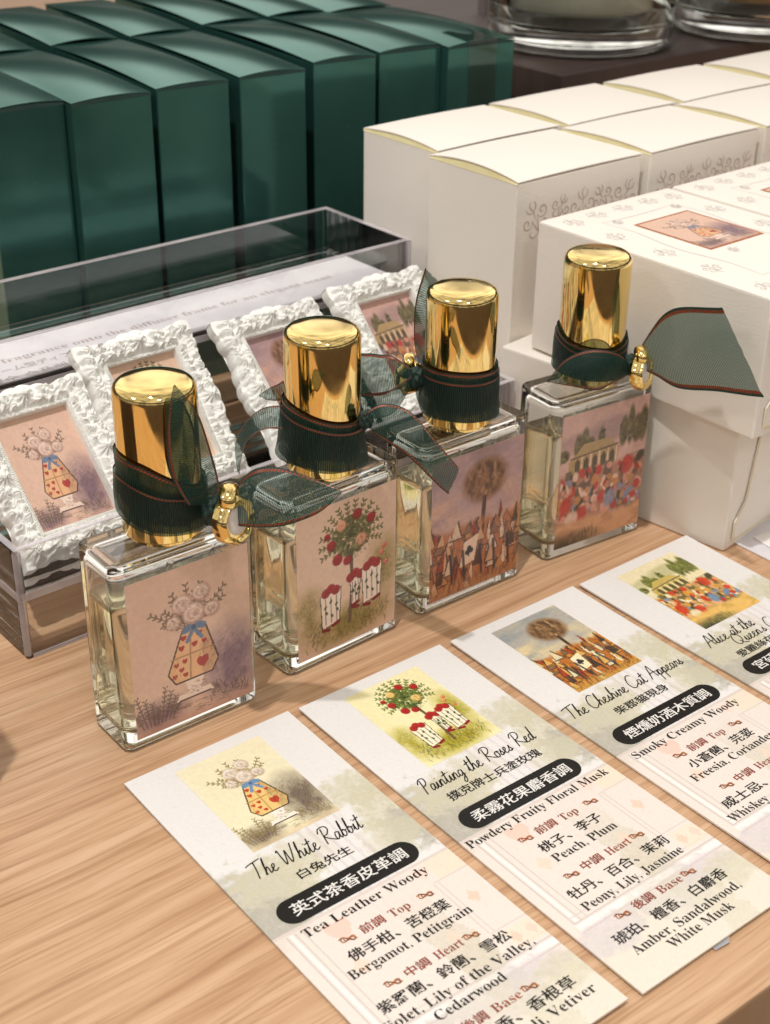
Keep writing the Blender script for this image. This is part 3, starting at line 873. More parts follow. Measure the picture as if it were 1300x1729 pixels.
def strips_object(name, strips, parent, yaw, plain_low=False):
    """strips: list of (grid[n][m] of xyz in mm, view aligned); builds one ribbon mesh with stitched borders"""
    vs, fs, uvs, mi = [], [], [], []
    rot = Matrix.Rotation(-yaw, 4, 'Z')
    for g in strips:
        n, m = g.shape[:2]
        b = len(vs)
        # arc lengths for uv, in mm
        du = np.zeros((n, m)); du[1:] = np.cumsum(np.linalg.norm(np.diff(g, axis=0), axis=2), axis=0)
        dv = np.zeros((n, m)); dv[:, 1:] = np.cumsum(np.linalg.norm(np.diff(g, axis=1), axis=2), axis=1)
        umid = du[:, m // 2]
        for i in range(n):
            for j in range(m):
                vs.append(rot @ Vector(g[i, j] * .001))
        for i in range(n - 1):
            for j in range(m - 1):
                fs.append((b + i * m + j, b + (i + 1) * m + j, b + (i + 1) * m + j + 1, b + i * m + j + 1))
                uvs.append([(umid[i], dv[i, j]), (umid[i + 1], dv[i + 1, j]), (umid[i + 1], dv[i + 1, j + 1]), (umid[i], dv[i, j + 1])])
                e = min(j, m - 2 - j)
                if plain_low and j > m / 2: e = 2
                mi.append(2 if e == 0 else (1 if e == 1 else 0))
    me = bpy.data.meshes.new(name)
    me.from_pydata([tuple(v) for v in vs], [], fs)
    ul = me.uv_layers.new(name='UVMap')
    ul.data.foreach_set('uv', np.array(uvs, np.float32).ravel())
    me.polygons.foreach_set('material_index', np.array(mi, np.int32))
    me.shade_smooth()
    me.update()
    return link(name, me, [RIBW if name == 'ribbon' else RIB, STITCH, HEM], parent)
CROSS = np.concatenate([[0, .03, .068], np.linspace(.13, .87, 12), [.932, .97, 1]])
def tail(A, B, n=44, wrinkle=.35, seed=0, belly=(0, 0, 0)):
    a, b = catmull(A, n), catmull(B, n)
    r = np.random.RandomState(seed)
    g = a[:, None, :] * (1 - CROSS[None, :, None]) + b[:, None, :] * CROSS[None, :, None]
    t = np.linspace(0, 1, n)[:, None]; c = CROSS[None, :]
    bel = np.sin(np.pi * c) * np.sin(np.pi * np.clip(t * .9 + .1, 0, 1))
    g += bel[..., None] * np.array(belly, float)
    ph = r.uniform(0, 6, 3)
    wv = np.sin(t * 9 + c * 4 + ph[0]) * .5 + np.sin(t * 17 - c * 7 + ph[1]) * .3
    g[..., 1] += wv * wrinkle; g[..., 2] += wv * wrinkle * .4
    # frayed end
    g[-1, :, :] += r.uniform(-.18, .18, g[-1].shape)
    return g
def band(top, bottom, rad=.0119, flare=.4, n=120, seed=0):
    """wrap round the cap; top/bottom: (azimuth deg, z mm), azimuth 0 faces the viewer"""
    r = np.random.RandomState(seed)
    phi = np.linspace(-180, 180, n)
    tz = np.interp(phi, [p[0] for p in top], [p[1] for p in top])
    bz = np.interp(phi, [p[0] for p in bottom], [p[1] for p in bottom])
    k = np.ones(9) / 9
    pad = lambda a: np.convolve(np.concatenate([a[-9:-1], a, a[1:9]]), k, 'same')[8:-8]
    tz, bz = pad(tz), pad(bz)
    g = np.zeros((n, len(CROSS), 3))
    p = np.radians(phi)
    f1, f2 = r.uniform(0, 6, 2)
    for j, c in enumerate(CROSS):
        z = tz * (1 - c) + bz * c
        rr = rad * 1000 + .25 + flare * c ** 2 * (1 + .6 * np.sin(3 * p + f1)) + .28 * np.sin(5 * p + f2 + c * 3) * np.sin(np.pi * c)
        g[:, j, 0] = rr * np.sin(p); g[:, j, 1] = -rr * np.cos(p); g[:, j, 2] = z
    return g
def knot(parent, yaw, c, r, seed):
    bm = bmesh.new()
    bmesh.ops.create_icosphere(bm, subdivisions=4, radius=1)
    rr = np.random.RandomState(seed); ph = rr.uniform(0, 6, 4)
    rot = Matrix.Rotation(-yaw, 4, 'Z')
    for v in bm.verts:
        d = v.co.copy()
        k = 1 + .16 * math.sin(7 * d.x + ph[0]) * math.sin(6 * d.z + ph[1]) + .1 * math.sin(13 * d.y + ph[2] + 4 * d.z)
        v.co = rot @ (Vector((c[0] + d.x * r[0] * k, c[1] + d.y * r[1] * k, c[2] + d.z * r[2] * k)) * .001)
    me = bpy.data.meshes.new('ribbon_knot'); bm.to_mesh(me); bm.free(); me.shade_smooth()
    return link('ribbon_knot', me, HEM, parent)
def charm(parent, yaw, c, axis, rad=5.0, seed=0):
    """scalloped gold bezel holding a pearly stone"""
    ax = Vector(axis).normalized()
    q = Vector((0, 0, 1)).rotation_difference(ax).to_matrix().to_4x4()
    rot = Matrix.Rotation(-yaw, 4, 'Z') @ Matrix.Translation(Vector(c) * .001) @ q
    k = rad * .001
    o = lathe('charm', [(.0, -.38 * k), (.82 * k, -.38 * k), (.98 * k, -.22 * k), (1.0 * k, .1 * k), (.95 * k, .32 * k), (.86 * k, .42 * k), (.76 * k, .38 * k), (.70 * k, .28 * k), (.0, .2 * k)], 72, GOLD, parent, lobes=8, lobe_amt=.05, mtx=rot, ang=40)
    st = lathe('charm_stone', [(.0, .36 * k), (.35 * k, .35 * k), (.58 * k, .30 * k), (.64 * k, .22 * k), (.0, .2 * k)], 40, STONE, o, mtx=rot, ang=70)
    # loop through which the ribbon runs
    vs, fs = [], []
    nb, ns = 28, 12
    for i in range(nb):
        a = 2 * math.pi * i / nb
        cx = Vector((0, .62 * k * math.cos(a), .95 * k + .42 * k * math.sin(a)))
        for j in range(ns):
            b = 2 * math.pi * j / ns
            d = Vector((0, math.cos(a), .75 * math.sin(a))) * math.cos(b) * .2 * k + Vector((1, 0, 0)) * math.sin(b) * .34 * k
            vs.append(Matrix.Rotation(-yaw, 4, 'Z') @ (Vector(c) * .001 + Vector((-.1 * k, 0, .25 * k)) + cx * .85 + d))
    for i in range(nb):
        for j in range(ns):
            fs.append((i * ns + j, ((i + 1) % nb) * ns + j, ((i + 1) % nb) * ns + (j + 1) % ns, i * ns + (j + 1) % ns))
    mesh('charm_loop', vs, fs, GOLD, o, True, 60)
    return o

BLAB = ['perfume bottle with heart-painted urn picture, ribbon tail standing up over its gold cap',
        'perfume bottle with a rose tree picture and two ribbon ends curling off its gold cap',
        'perfume bottle with mauve sky picture, ribbon bow on the left of its cap',
        'perfume bottle with a formal garden picture standing against the stacked white boxes']
bottles = []
for i, ((bx, by), ydeg) in enumerate(BOT):
    yaw = R(ydeg)
    ux = Vector((math.cos(yaw), math.sin(yaw), 0)); uy = Vector((-math.sin(yaw), math.cos(yaw), 0))
    ctr = Vector((bx, by, 0)) + ux * BW / 2 + uy * BD / 2
    b = empty('perfume_bottle', ctr, yaw, BLAB[i], 'perfume bottle', 'perfume bottles in a row on the table')
    build_glass(b)
    build_cap(b)
    me = picture_mesh('picture_label', ART_L[i], -BW / 2 + .0036, BW / 2 - .0022, .0040, .0556, 'xz', -BD / 2 - .00012)
    link('picture_label', me, ARTL, b)
    # pale back of the label, seen through the glass
    mesh('label_backing', [(-BW / 2 + .0036, -BD / 2 - .00006, .0040), (BW / 2 - .0022, -BD / 2 - .00006, .0040), (BW / 2 - .0022, -BD / 2 - .00006, .0556), (-BW / 2 + .0036, -BD / 2 - .00006, .0556)], [(3, 2, 1, 0)], PAPER, b)
    bottles.append((b, yaw))

# ---- ribbons (millimetres, measured round each cap, x right / y away / z up)
b, yaw = bottles[0]
rb = strips_object('ribbon', [
    band([(-180, 84), (-110, 88), (-50, 88.8), (-12, 87.6), (17, 84), (60, 79), (110, 76), (180, 84)], [(-180, 72), (-53, 72), (-28, 70), (-7, 68.4), (27, 67.2), (66, 66), (120, 66), (180, 72)], seed=1),
    band([(-180, 80), (-48, 83), (-19, 81), (4, 79), (60, 76), (180, 80)], [(-180, 71), (-53, 71.4), (-7, 68.0), (27, 66.8), (66, 65.6), (180, 70)], rad=.0124, flare=.7, seed=2)], b, yaw, True)
o = strips_object('ribbon_tail', [tail([(9.2, -13.4, 77.4), (5.5, -13.2, 84.9), (4.5, -13.2, 93.2), (5.3, -13.2, 102.6), (7.1, -12.2, 111.1)], [(16.8, -3, 73.8), (15.5, -.5, 80.8), (13.7, -.5, 89.7), (11.6, -6.6, 102.0), (7.5, -11.8, 111.3)], belly=(2.0, -3.4, 0), seed=3)], rb, yaw)
o = strips_object('ribbon_tail', [tail([(19.3, -8, 75.5), (23.7, -6, 82.0), (28.9, -6, 85.4), (37.7, -8, 84.8), (50, -13, 81.7)], [(20.6, -10, 72.2), (22.5, -12, 70.3), (33, -13, 70.7), (42.6, -14, 75), (49.9, -13.5, 81.2)], belly=(0, -2, 0), seed=4)], rb, yaw)
knot(rb, yaw, (15.0, -7.5, 72.2), (3.4, 3.0, 4.2), 1)
charm(rb, yaw, (20.4, -10.0, 71.2), (.84, -.53, .12), 6.8)

b, yaw = bottles[1]
rb = strips_object('ribbon', [
    band([(-180, 84), (-68, 86.3), (-37, 85.4), (-10, 83.7), (23, 81.7), (54, 80.6), (91, 80), (180, 84)], [(-180, 69), (-85, 68.2), (-39, 68.2), (2, 67.2), (37, 66.4), (72, 65.6), (110, 66), (180, 69)], seed=5, flare=1.2),
    band([(-180, 82), (-68, 83.6), (-10, 81), (23, 79), (54, 78), (91, 78), (180, 82)], [(-180, 69.5), (-85, 68.8), (2, 67.8), (72, 66.2), (180, 69.5)], rad=.0124, seed=6, flare=1.3)], b, yaw, True)
strips_object('ribbon_tail', [tail([(-9.1, 4, 89.8), (-15.3, 6, 86.1), (-19.7, 8, 82.1)], [(-9.2, 4, 82.7), (-15.1, 6, 81.3), (-19.1, 8, 81.5)], n=24, seed=7)], rb, yaw)
strips_object('ribbon_tail', [tail([(-10.4, -2, 83.8), (-18.5, 0, 81.2), (-24.4, 0, 75.2), (-26.6, 0, 68.6), (-26.3, 0, 60.6)], [(-10.4, -5, 77.2), (-17.2, -7, 78.0), (-21.6, -8, 74.8), (-24.0, -6, 68.6), (-25.2, -3, 61.3)], seed=8)], rb, yaw)
strips_object('ribbon_tail', [tail([(11.2, -9, 83.4), (17.5, -6, 86.0), (25.3, -8, 85.3), (32.8, -13, 78.3), (40.2, -17, 70.8)], [(13.6, -7, 79.3), (18.5, -9, 75.6), (25.5, -13, 72.4), (31.6, -16, 67.6), (37.1, -19, 63.4)], belly=(.6, -1.6, .8), seed=9)], rb, yaw)
knot(rb, yaw, (12.8, -6.5, 81.2), (2.2, 2.6, 2.8), 2)

b, yaw = bottles[2]
rb = strips_object('ribbon', [
    band([(-180, 84), (-91, 83), (-48, 83.2), (-8, 83.4), (28, 82.9), (69, 82), (180, 84)], [(-180, 69), (-91, 70.5), (-57, 67.4), (-19, 67.3), (21, 66.9), (68, 66.2), (180, 69)], seed=10, flare=.9),
    band([(-180, 82), (-91, 80.6), (-48, 80.6), (-8, 80.4), (28, 80), (69, 79.6), (180, 82)], [(-180, 70), (-91, 71), (-57, 68), (-19, 67.8), (21, 67.4), (68, 66.6), (180, 70)], rad=.0124, seed=11, flare=.9)], b, yaw, True)
strips_object('ribbon_tail', [tail([(-13.4, -2, 82), (-14.8, 1, 90.2), (-14.5, 3, 101.3), (-11.7, 6, 111.3)], [(-11.4, 0, 83), (-10, 6, 90.3), (-7.7, 10, 96.8), (-4.5, 13, 102.3)], n=34, seed=12)], rb, yaw)
strips_object('ribbon_tail', [tail([(-14.6, -3, 80.8), (-21.1, -2, 84.7), (-26.7, 1, 84.6), (-33.9, 5, 83.1)], [(-14.6, -4, 77.8), (-19.7, -6, 75.5), (-25.7, -4, 72.5), (-33.7, 1, 69.5)], n=34, belly=(0, -3, 0), seed=13)], rb, yaw)
strips_object('ribbon_tail', [tail([(-14.6, -5, 80.4), (-19, -9, 78.6), (-23.8, -11, 76.4), (-31.3, -11, 76.1)], [(-14.6, -5, 77.6), (-18.5, -8, 71.7), (-22.7, -9, 67.4), (-31.3, -9, 66.2)], n=34, belly=(0, -1.5, 0), seed=14)], rb, yaw)
knot(rb, yaw, (-14.2, -4.2, 78.6), (2.6, 2.4, 3.6), 3)
charm(rb, yaw, (-15.8, 1.5, 76.5), (-.35, .9, .05), 5.2)

b, yaw = bottles[3]
B4A = [(14.6, -6, 74.3), (18.4, -8, 82.9), (21.9, -12, 90.8), (27.3, -17, 95.0), (36.7, -27, 98.3)]
B4B = [(16.0, -8, 69.6), (20.7, -13, 68.8), (27.6, -20, 67.4), (38.8, -32, 71.3), (49.3, -43, 74.7)]
rb = strips_object('ribbon', [
    band([(-180, 80), (-89, 82), (-56, 79.1), (-31, 78), (-7, 77.5), (34, 76.6), (70, 78), (110, 80), (180, 80)], [(-180, 67), (-86, 66.4), (-57, 67), (0, 66), (60, 65.5), (120, 66), (180, 67)], seed=15),
    band([(-180, 79), (-89, 80), (-31, 76), (34, 75), (90, 77), (180, 79)], [(-180, 67.5), (-86, 67), (0, 66.5), (90, 66), (180, 67.5)], rad=.0124, seed=16)], b, yaw, True)
strips_object('ribbon_tail', [tail([(12.2, -7, 71.3), (6.3, -13.4, 77.2), (-1.9, -14.8, 78.7), (-10.3, -13.4, 74.2), (-15.6, -12.4, 66.4)], [(11.8, -9, 67.1), (6.3, -14, 66.1), (1, -17, 65.2), (-7.1, -16.6, 66.0), (-15.5, -13, 65.9)], belly=(0, -2.2, 1), seed=17),
                              ], rb, yaw)
strips_object('ribbon_tail', [tail(B4A, B4B, belly=(0, -1, 0), seed=18)], rb, yaw)
knot(rb, yaw, (12.6, -6.6, 70.2), (2.4, 2.4, 3.4), 4)
charm(rb, yaw, (16.4, -9.0, 68.4), (.86, -.5, .1), 6.0)

# ================================================================== SCENT CARDS
CWm, CLm, CT = 55.0, 139.0, .0006
def card_art():
    p = Paint(112, 284, (235, 231, 227), 21)
    X, Y = p.X * CWm, p.Y * CLm
    n = p.noise(26, 60, 3); n2 = p.noise(60, 150, 2)
    p.blend((n - .5) * .35, (230, 226, 222))
    bush = (208, 201, 174); bushd = (184, 178, 164); lil = (212, 202, 204)
    def wash(cx, cy, rx, ry, col, al):
        d = np.hypot((X - cx) / rx, (Y - cy) / ry) + (n - .5) * .9
        p.blend(np.clip((1.05 - d) * 3, 0, 1) * al * (.55 + .8 * n2), col)
    wash(3, 62, 16, 15, bushd, .75); wash(12, 58, 14, 12, bush, .8); wash(1, 70, 14, 10, bushd, .8)
    wash(50, 40, 11, 9, bush, .75); wash(52, 52, 9, 14, bush, .8); wash(54, 62, 9, 10, bushd, .8); wash(24, 53, 10, 9, bush, .5)
    wash(46, 62, 10, 8, bush, .7)
    for x in (27, 30, 33, 36, 39):
        p.blend((np.abs(X - x - .4 * (n - .5)) < .5) * (Y > 45) * (Y < 112) * .45, lil)
        p.blend((np.abs(X - x - 1.4) < .8) * (Y > 45) * (Y < 112) * .5, (238, 230, 226))
    # lower panel
    lo = (Y > 73.5) * 1.0
    p.blend(lo * .85, (234, 221, 210))
    p.blend(lo * (np.abs(X - 34 - (Y - 90) * .08) < 5 + 5 * (n - .5)) * np.clip((Y - 80) / 25, 0, 1) * (.25 + .5 * n2), (200, 192, 166))
    p.blend(((Y > 73.5) & (Y < 74.2)) * .6, (216, 200, 192))
    for x, w_, c in ((3.0, .25, (206, 192, 188)), (4.2, .5, (250, 244, 238)), (5.6, .25, (210, 196, 190)), (7.6, .25, (214, 200, 194))):
        p.blend((np.abs(X - x) < w_) * (Y > 75) * (Y < 113) * .8, c)
    for y, w_, c in ((113.4, .3, (206, 192, 188)), (115, .9, (250, 245, 240)), (116.6, .3, (206, 192, 188)), (111.4, .25, (216, 204, 198))):
        p.blend((np.abs(Y - y) < w_) * (X > 3) * .8, c)
    for x, w_ in ((43.5, .25), (45.0, .2)):
        p.blend((np.abs(X - x) < w_) * (Y > 82) * (Y < 104) * .6, (214, 198, 190))
    p.blend((np.abs(Y - 82) < .25) * (X > 43.5) * .6, (214, 198, 190))
    p.blend((np.abs(Y - 104) < .25) * (X > 43.5) * .6, (214, 198, 190))
    p.blend(((X > 46) & (Y > 74.5) & (Y < 81.5)) * .55, (244, 222, 192))
    p.blend(((X > 46) & (Y > 105) & (Y < 112)) * .55, (246, 222, 196))
    p.diamond(49 / CWm, 91.5 / CLm, .034, (240, 206, 186)); p.diamond(48 / CWm, 108.5 / CLm, .03, (238, 200, 180), .7)
    p.diamond(53 / CWm, 108.5 / CLm, .03, (238, 204, 184), .7)
    p.diamond(12.5 / CWm, 93 / CLm, .04, (244, 214, 192), .8); p.diamond(36 / CWm, 99 / CLm, .034, (244, 212, 192), .8)
    p.heart(15.2 / CWm, 81 / CLm, .078, (246, 206, 190)); p.heart(43.5 / CWm, 78 / CLm, .055, (246, 216, 202), .7)
    p.blend(np.clip((Y - 117) / 6, 0, 1) * .5, (230, 223, 202))
    wash(8, 121, 14, 6, lil, .6); wash(30, 120, 16, 8, (214, 206, 196), .6); wash(45, 119, 10, 5, lil, .6); wash(50, 124, 9, 6, bush, .6)
    for k in range(160):
        x, y, a = p.r.rand(), p.r.rand(), p.r.uniform(0, 6)
        l = p.r.uniform(.006, .03)
        p.line([(x, y), (x + l * math.cos(a), y + l * math.sin(a) / p.asp)], .002, (206, 196, 184), .3)
    p.a += (p.r.rand(p.h, p.w) - .5)[..., None] * 5
    return p.get()
CARD_ARR = card_art()
def knot_polys(cx, cy, s=1.0, flip=1):
    t = np.linspace(0, 2 * np.pi, 40)
    a = np.stack([cx + s * (1.9 * np.cos(t) - .5 * flip * np.sin(t) * np.cos(t)), cy + s * (1.5 * np.sin(t) * np.cos(t) + .5 * np.cos(t) * flip)], 1)
    b = np.stack([cx + s * (1.4 * np.cos(t) + .3), cy + s * (1.1 * np.sin(t) * np.cos(t) + .5 * np.cos(t) * flip + .15)], 1)
    c = catmull([(cx - 2.4 * s, cy - .9 * flip * s), (cx - 1 * s, cy - 1.1 * flip * s), (cx + .8 * s, cy + .9 * flip * s), (cx + 2.3 * s, cy + .9 * flip * s)], 18)
    return [a, b, c]
# hand lettering: strokes on a 1-unit cap height, baseline at 0
G = {
 'T': (.62, [[(-.12, .88), (.15, .95), (.75, 1.02)], [(.34, .97), (.30, .5), (.20, 0)]]),
 'W': (.95, [[(.0, .85), (.10, .95), (.12, .6), (.18, .05), (.30, .25), (.46, .8), (.48, .2), (.56, .04), (.75, .5), (.92, 1.05)]]),
 'R': (.72, [[(.14, 0), (.2, .5), (.26, .95)], [(.0, .75), (.15, 1.0), (.5, 1.02), (.62, .8), (.45, .55), (.22, .48), (.42, .25), (.78, .0)]]),
 'P': (.55, [[(.12, -.05), (.2, .5), (.24, .95)], [(.0, .72), (.2, 1.0), (.5, .98), (.52, .7), (.35, .5), (.18, .5)]]),
 'C': (.62, [[(.62, .9), (.45, 1.03), (.2, .85), (.04, .45), (.12, .08), (.35, 0), (.62, .2)]]),
 'A': (.68, [[(.0, -.05), (.2, .4), (.46, 1.02), (.52, .5), (.56, 0)], [(.12, .35), (.4, .42), (.7, .4)]]),
 'Q': (.85, [[(.62, .9), (.35, 1.0), (.08, .6), (.1, .15), (.35, 0), (.65, .3), (.66, .75), (.4, .95)], [(.4, .3), (.6, .0), (.9, -.12)]]),
 'h': (.40, [[(.0, .02), (.14, .5), (.24, 1.0), (.12, .6), (.06, 0)], [(.08, .2), (.22, .42), (.28, .25), (.28, .03), (.44, .1)]]),
 'e': (.34, [[(.0, .1), (.2, .28), (.22, .42), (.1, .38), (.06, .12), (.18, 0), (.36, .1)]]),
 'i': (.24, [[(.0, .06), (.12, .4), (.1, .08), (.16, 0), (.26, .08)], [(.15, .62), (.18, .66)]]),
 't': (.30, [[(.0, .06), (.16, .5), (.22, .85), (.14, .4), (.12, .06), (.2, 0), (.32, .1)], [(-.02, .56), (.34, .64)]]),
 'a': (.40, [[(.3, .38), (.14, .42), (.04, .18), (.1, 0), (.24, .16), (.32, .4), (.28, .1), (.34, 0), (.44, .1)]]),
 'b': (.38, [[(.0, .04), (.16, .6), (.2, .98), (.1, .5), (.08, .05), (.2, 0), (.3, .2), (.2, .38), (.14, .3)], [(.26, .32), (.4, .3)]]),
 'n': (.42, [[(.0, .06), (.1, .4), (.08, 0)], [(.08, .2), (.22, .42), (.3, .3), (.28, .04), (.46, .1)]]),
 'g': (.40, [[(.3, .38), (.14, .42), (.04, .18), (.14, .02), (.28, .2), (.32, .4), (.26, -.2), (.12, -.45), (.04, -.3), (.4, .1)]]),
 'o': (.36, [[(.2, .42), (.05, .3), (.06, .05), (.2, 0), (.3, .2), (.22, .4), (.4, .34)]]),
 's': (.30, [[(.0, .04), (.18, .42), (.16, .3), (.22, .12), (.12, 0), (.04, .06)], [(.14, .0), (.32, .1)]]),
 'd': (.42, [[(.3, .38), (.14, .42), (.04, .18), (.1, 0), (.24, .16), (.42, 1.0), (.3, .2), (.34, 0), (.46, .1)]]),
 'r': (.30, [[(.0, .06), (.1, .42), (.14, .34), (.24, .38), (.2, .1), (.32, .08)]]),
 'p': (.40, [[(.0, .06), (.12, .42), (.04, -.45)], [(.1, .2), (.24, .44), (.32, .24), (.2, .02), (.12, .08)], [(.26, .04), (.42, .1)]]),
 'l': (.24, [[(.0, .06), (.18, .6), (.22, 1.0), (.1, .5), (.1, .06), (.18, 0), (.28, .1)]]),
 'c': (.30, [[(.24, .36), (.14, .42), (.04, .2), (.1, 0), (.32, .1)]]),
 'u': (.42, [[(.0, .08), (.1, .4), (.08, .1), (.16, 0), (.28, .2), (.32, .4), (.28, .1), (.34, 0), (.46, .1)]]),
 'w': (.52, [[(.0, .3), (.06, .4), (.08, .08), (.16, 0), (.26, .34), (.28, .06), (.36, 0), (.48, .4), (.54, .36)]]),
 'q': (.4, [[(.3, .38), (.14, .42), (.04, .18), (.14, .02), (.28, .2), (.32, .4), (.26, -.45), (.4, -.2)]]),
 "'": (.14, [[(.08, .95), (.04, .78)]]),
 ' ': (.32, []),
}
def hand(body, x0, x1, y, hgt):
    pen = 0; polys = []
    for ch in body:
        adv, st = G[ch]
        for s in st:
            cs = catmull(s, max(2, 7 * len(s))) if len(s) > 2 else np.array(s, float)
            cs = cs + np.array([pen, 0]); cs[:, 0] += cs[:, 1] * .18
            polys.append(cs)
        pen += adv
    mn = min(p[:, 0].min() for p in polys); mxx = max(p[:, 0].max() for p in polys)
    k = (x1 - x0) / (mxx - mn)
    return [np.stack([(x0 + (p[:, 0] - mn) * k) * .001, -(y - p[:, 1] * hgt) * .001], 1) for p in polys]
def pill(parent, x0, x1, y0, y1, z):
    r = (y1 - y0) / 2; pts = []
    for k in range(17):
        a = math.pi / 2 + math.pi * k / 16; pts.append((x0 + r + r * math.cos(a), y0 + r - r * math.sin(a)))
    for k in range(17):
        a = -math.pi / 2 + math.pi * k / 16; pts.append((x1 - r + r * math.cos(a), y0 + r - r * math.sin(a)))
    n = len(pts)
    vs = [(x * .001, -y * .001, z) for x, y in pts] + [(x * .001, -y * .001, z + .00012) for x, y in pts]
    fs = [tuple(range(n, 2 * n))] + [(i, (i + 1) % n, n + (i + 1) % n, n + i) for i in range(n)]
    return mesh('name_bar', vs, fs, PILL, parent)
CARDS = [((-0.07152, 0.3135419), 38.17), ((-0.02512884, 0.34899579), 38.47), ((0.02146645, 0.386053), 38.51), ((0.06706746, 0.42197964), 38.79)]
CLAB = ['scent card with the handwritten title The White Rabbit, nearest the front left',
        'scent card with the handwritten title Painting the Roses Red, its whole outline nearly in view',
        'scent card with the handwritten title The Cheshire Cat Appears',
        "scent card whose handwritten title begins Alice at the Queen's, cut by the right edge"]
so = -.006
CT_ = [
 dict(title=[('The White Rabbit', 8.6, 43.4, 54.0, 6.4)], sub=[('白兔先生', 17.8, 34.6, 60.2, 3.6)], pill='英式茶香皮革調', en=[('Tea Leather Woody', 7.0, 45.6, 78.0)],
      top=85.2, zh=[('佛手柑、苦橙葉', 11.4, 42.2, 91.0, 4.0), ('紫羅蘭、鈴蘭、雪松', 7.2, 47.0, 108.2, 4.0), ('廣藿香、香根草', 15.6, 49.0, 128.6, 4.0)],
      e2=[('Bergamot, Petitgrain', 8.0, 45.4, 95.6), ('Violet, Lily of the Valley,', 3.4, 50.2, 113.0), ('Cedarwood', 16.2, 37.2, 117.4), ('Patchouli, Vetiver', 16.0, 51.4, 132.8)], heart=102.8, base=123.6),
 dict(title=[('Painting the Roses Red', 6.0, 48.2, 53.2, 6.0)], sub=[('撲克牌士兵塗玫瑰', 9.4, 43.4, 59.6, 3.8)], pill='柔霧花果麝香調', en=[('Powdery Fruity Floral Musk', .8, 52.6, 77.4)],
      top=84.2, zh=[('桃子、李子', 15.2, 37.2, 90.2, 4.0), ('牡丹、百合、茉莉', 9.0, 44.6, 107.4, 4.0), ('琥珀、檀香、白麝香', 6.8, 47.0, 125.2, 4.0)],
      e2=[('Peach, Plum', 15.4, 38.0, 94.8), ('Peony, Lily, Jasmine', 8.8, 44.8, 112.2), ('Amber, Sandalwood,', 7.8, 46.4, 130.0), ('White Musk', 16.4, 39.2, 133.9)], heart=101.4, base=119.4),
 dict(title=[('The Cheshire Cat Appears', 2.4, 51.6, 53.6, 6.0)], sub=[('柴郡貓現身', 15.2, 37.4, 60.0, 3.8)], pill='煙燻奶酒木質調', en=[('Smoky Creamy Woody', 3.8, 48.8, 78.0)],
      top=85.2, zh=[('小蒼蘭、芫荽', 13.4, 40.4, 90.8, 4.0), ('威士忌、', 7.4, 24.6, 108.2, 4.0)],
      e2=[('Freesia, Coriander', 9.4, 44.4, 95.2), ('Whiskey,', 4.4, 20.4, 112.8)], heart=102.4, base=None),
 dict(title=[('Alice at the', 6.2, 29.2, 52.8, 6.0), ("Queen's Croquet", 15.4, 46.0, 57.4, 5.6)], sub=[('愛麗絲在', 10.2, 27.4, 62.4, 3.8)], pill='宮廷', en=[],
      top=None, zh=[], e2=[], heart=None, base=None)]
sheet_me = None
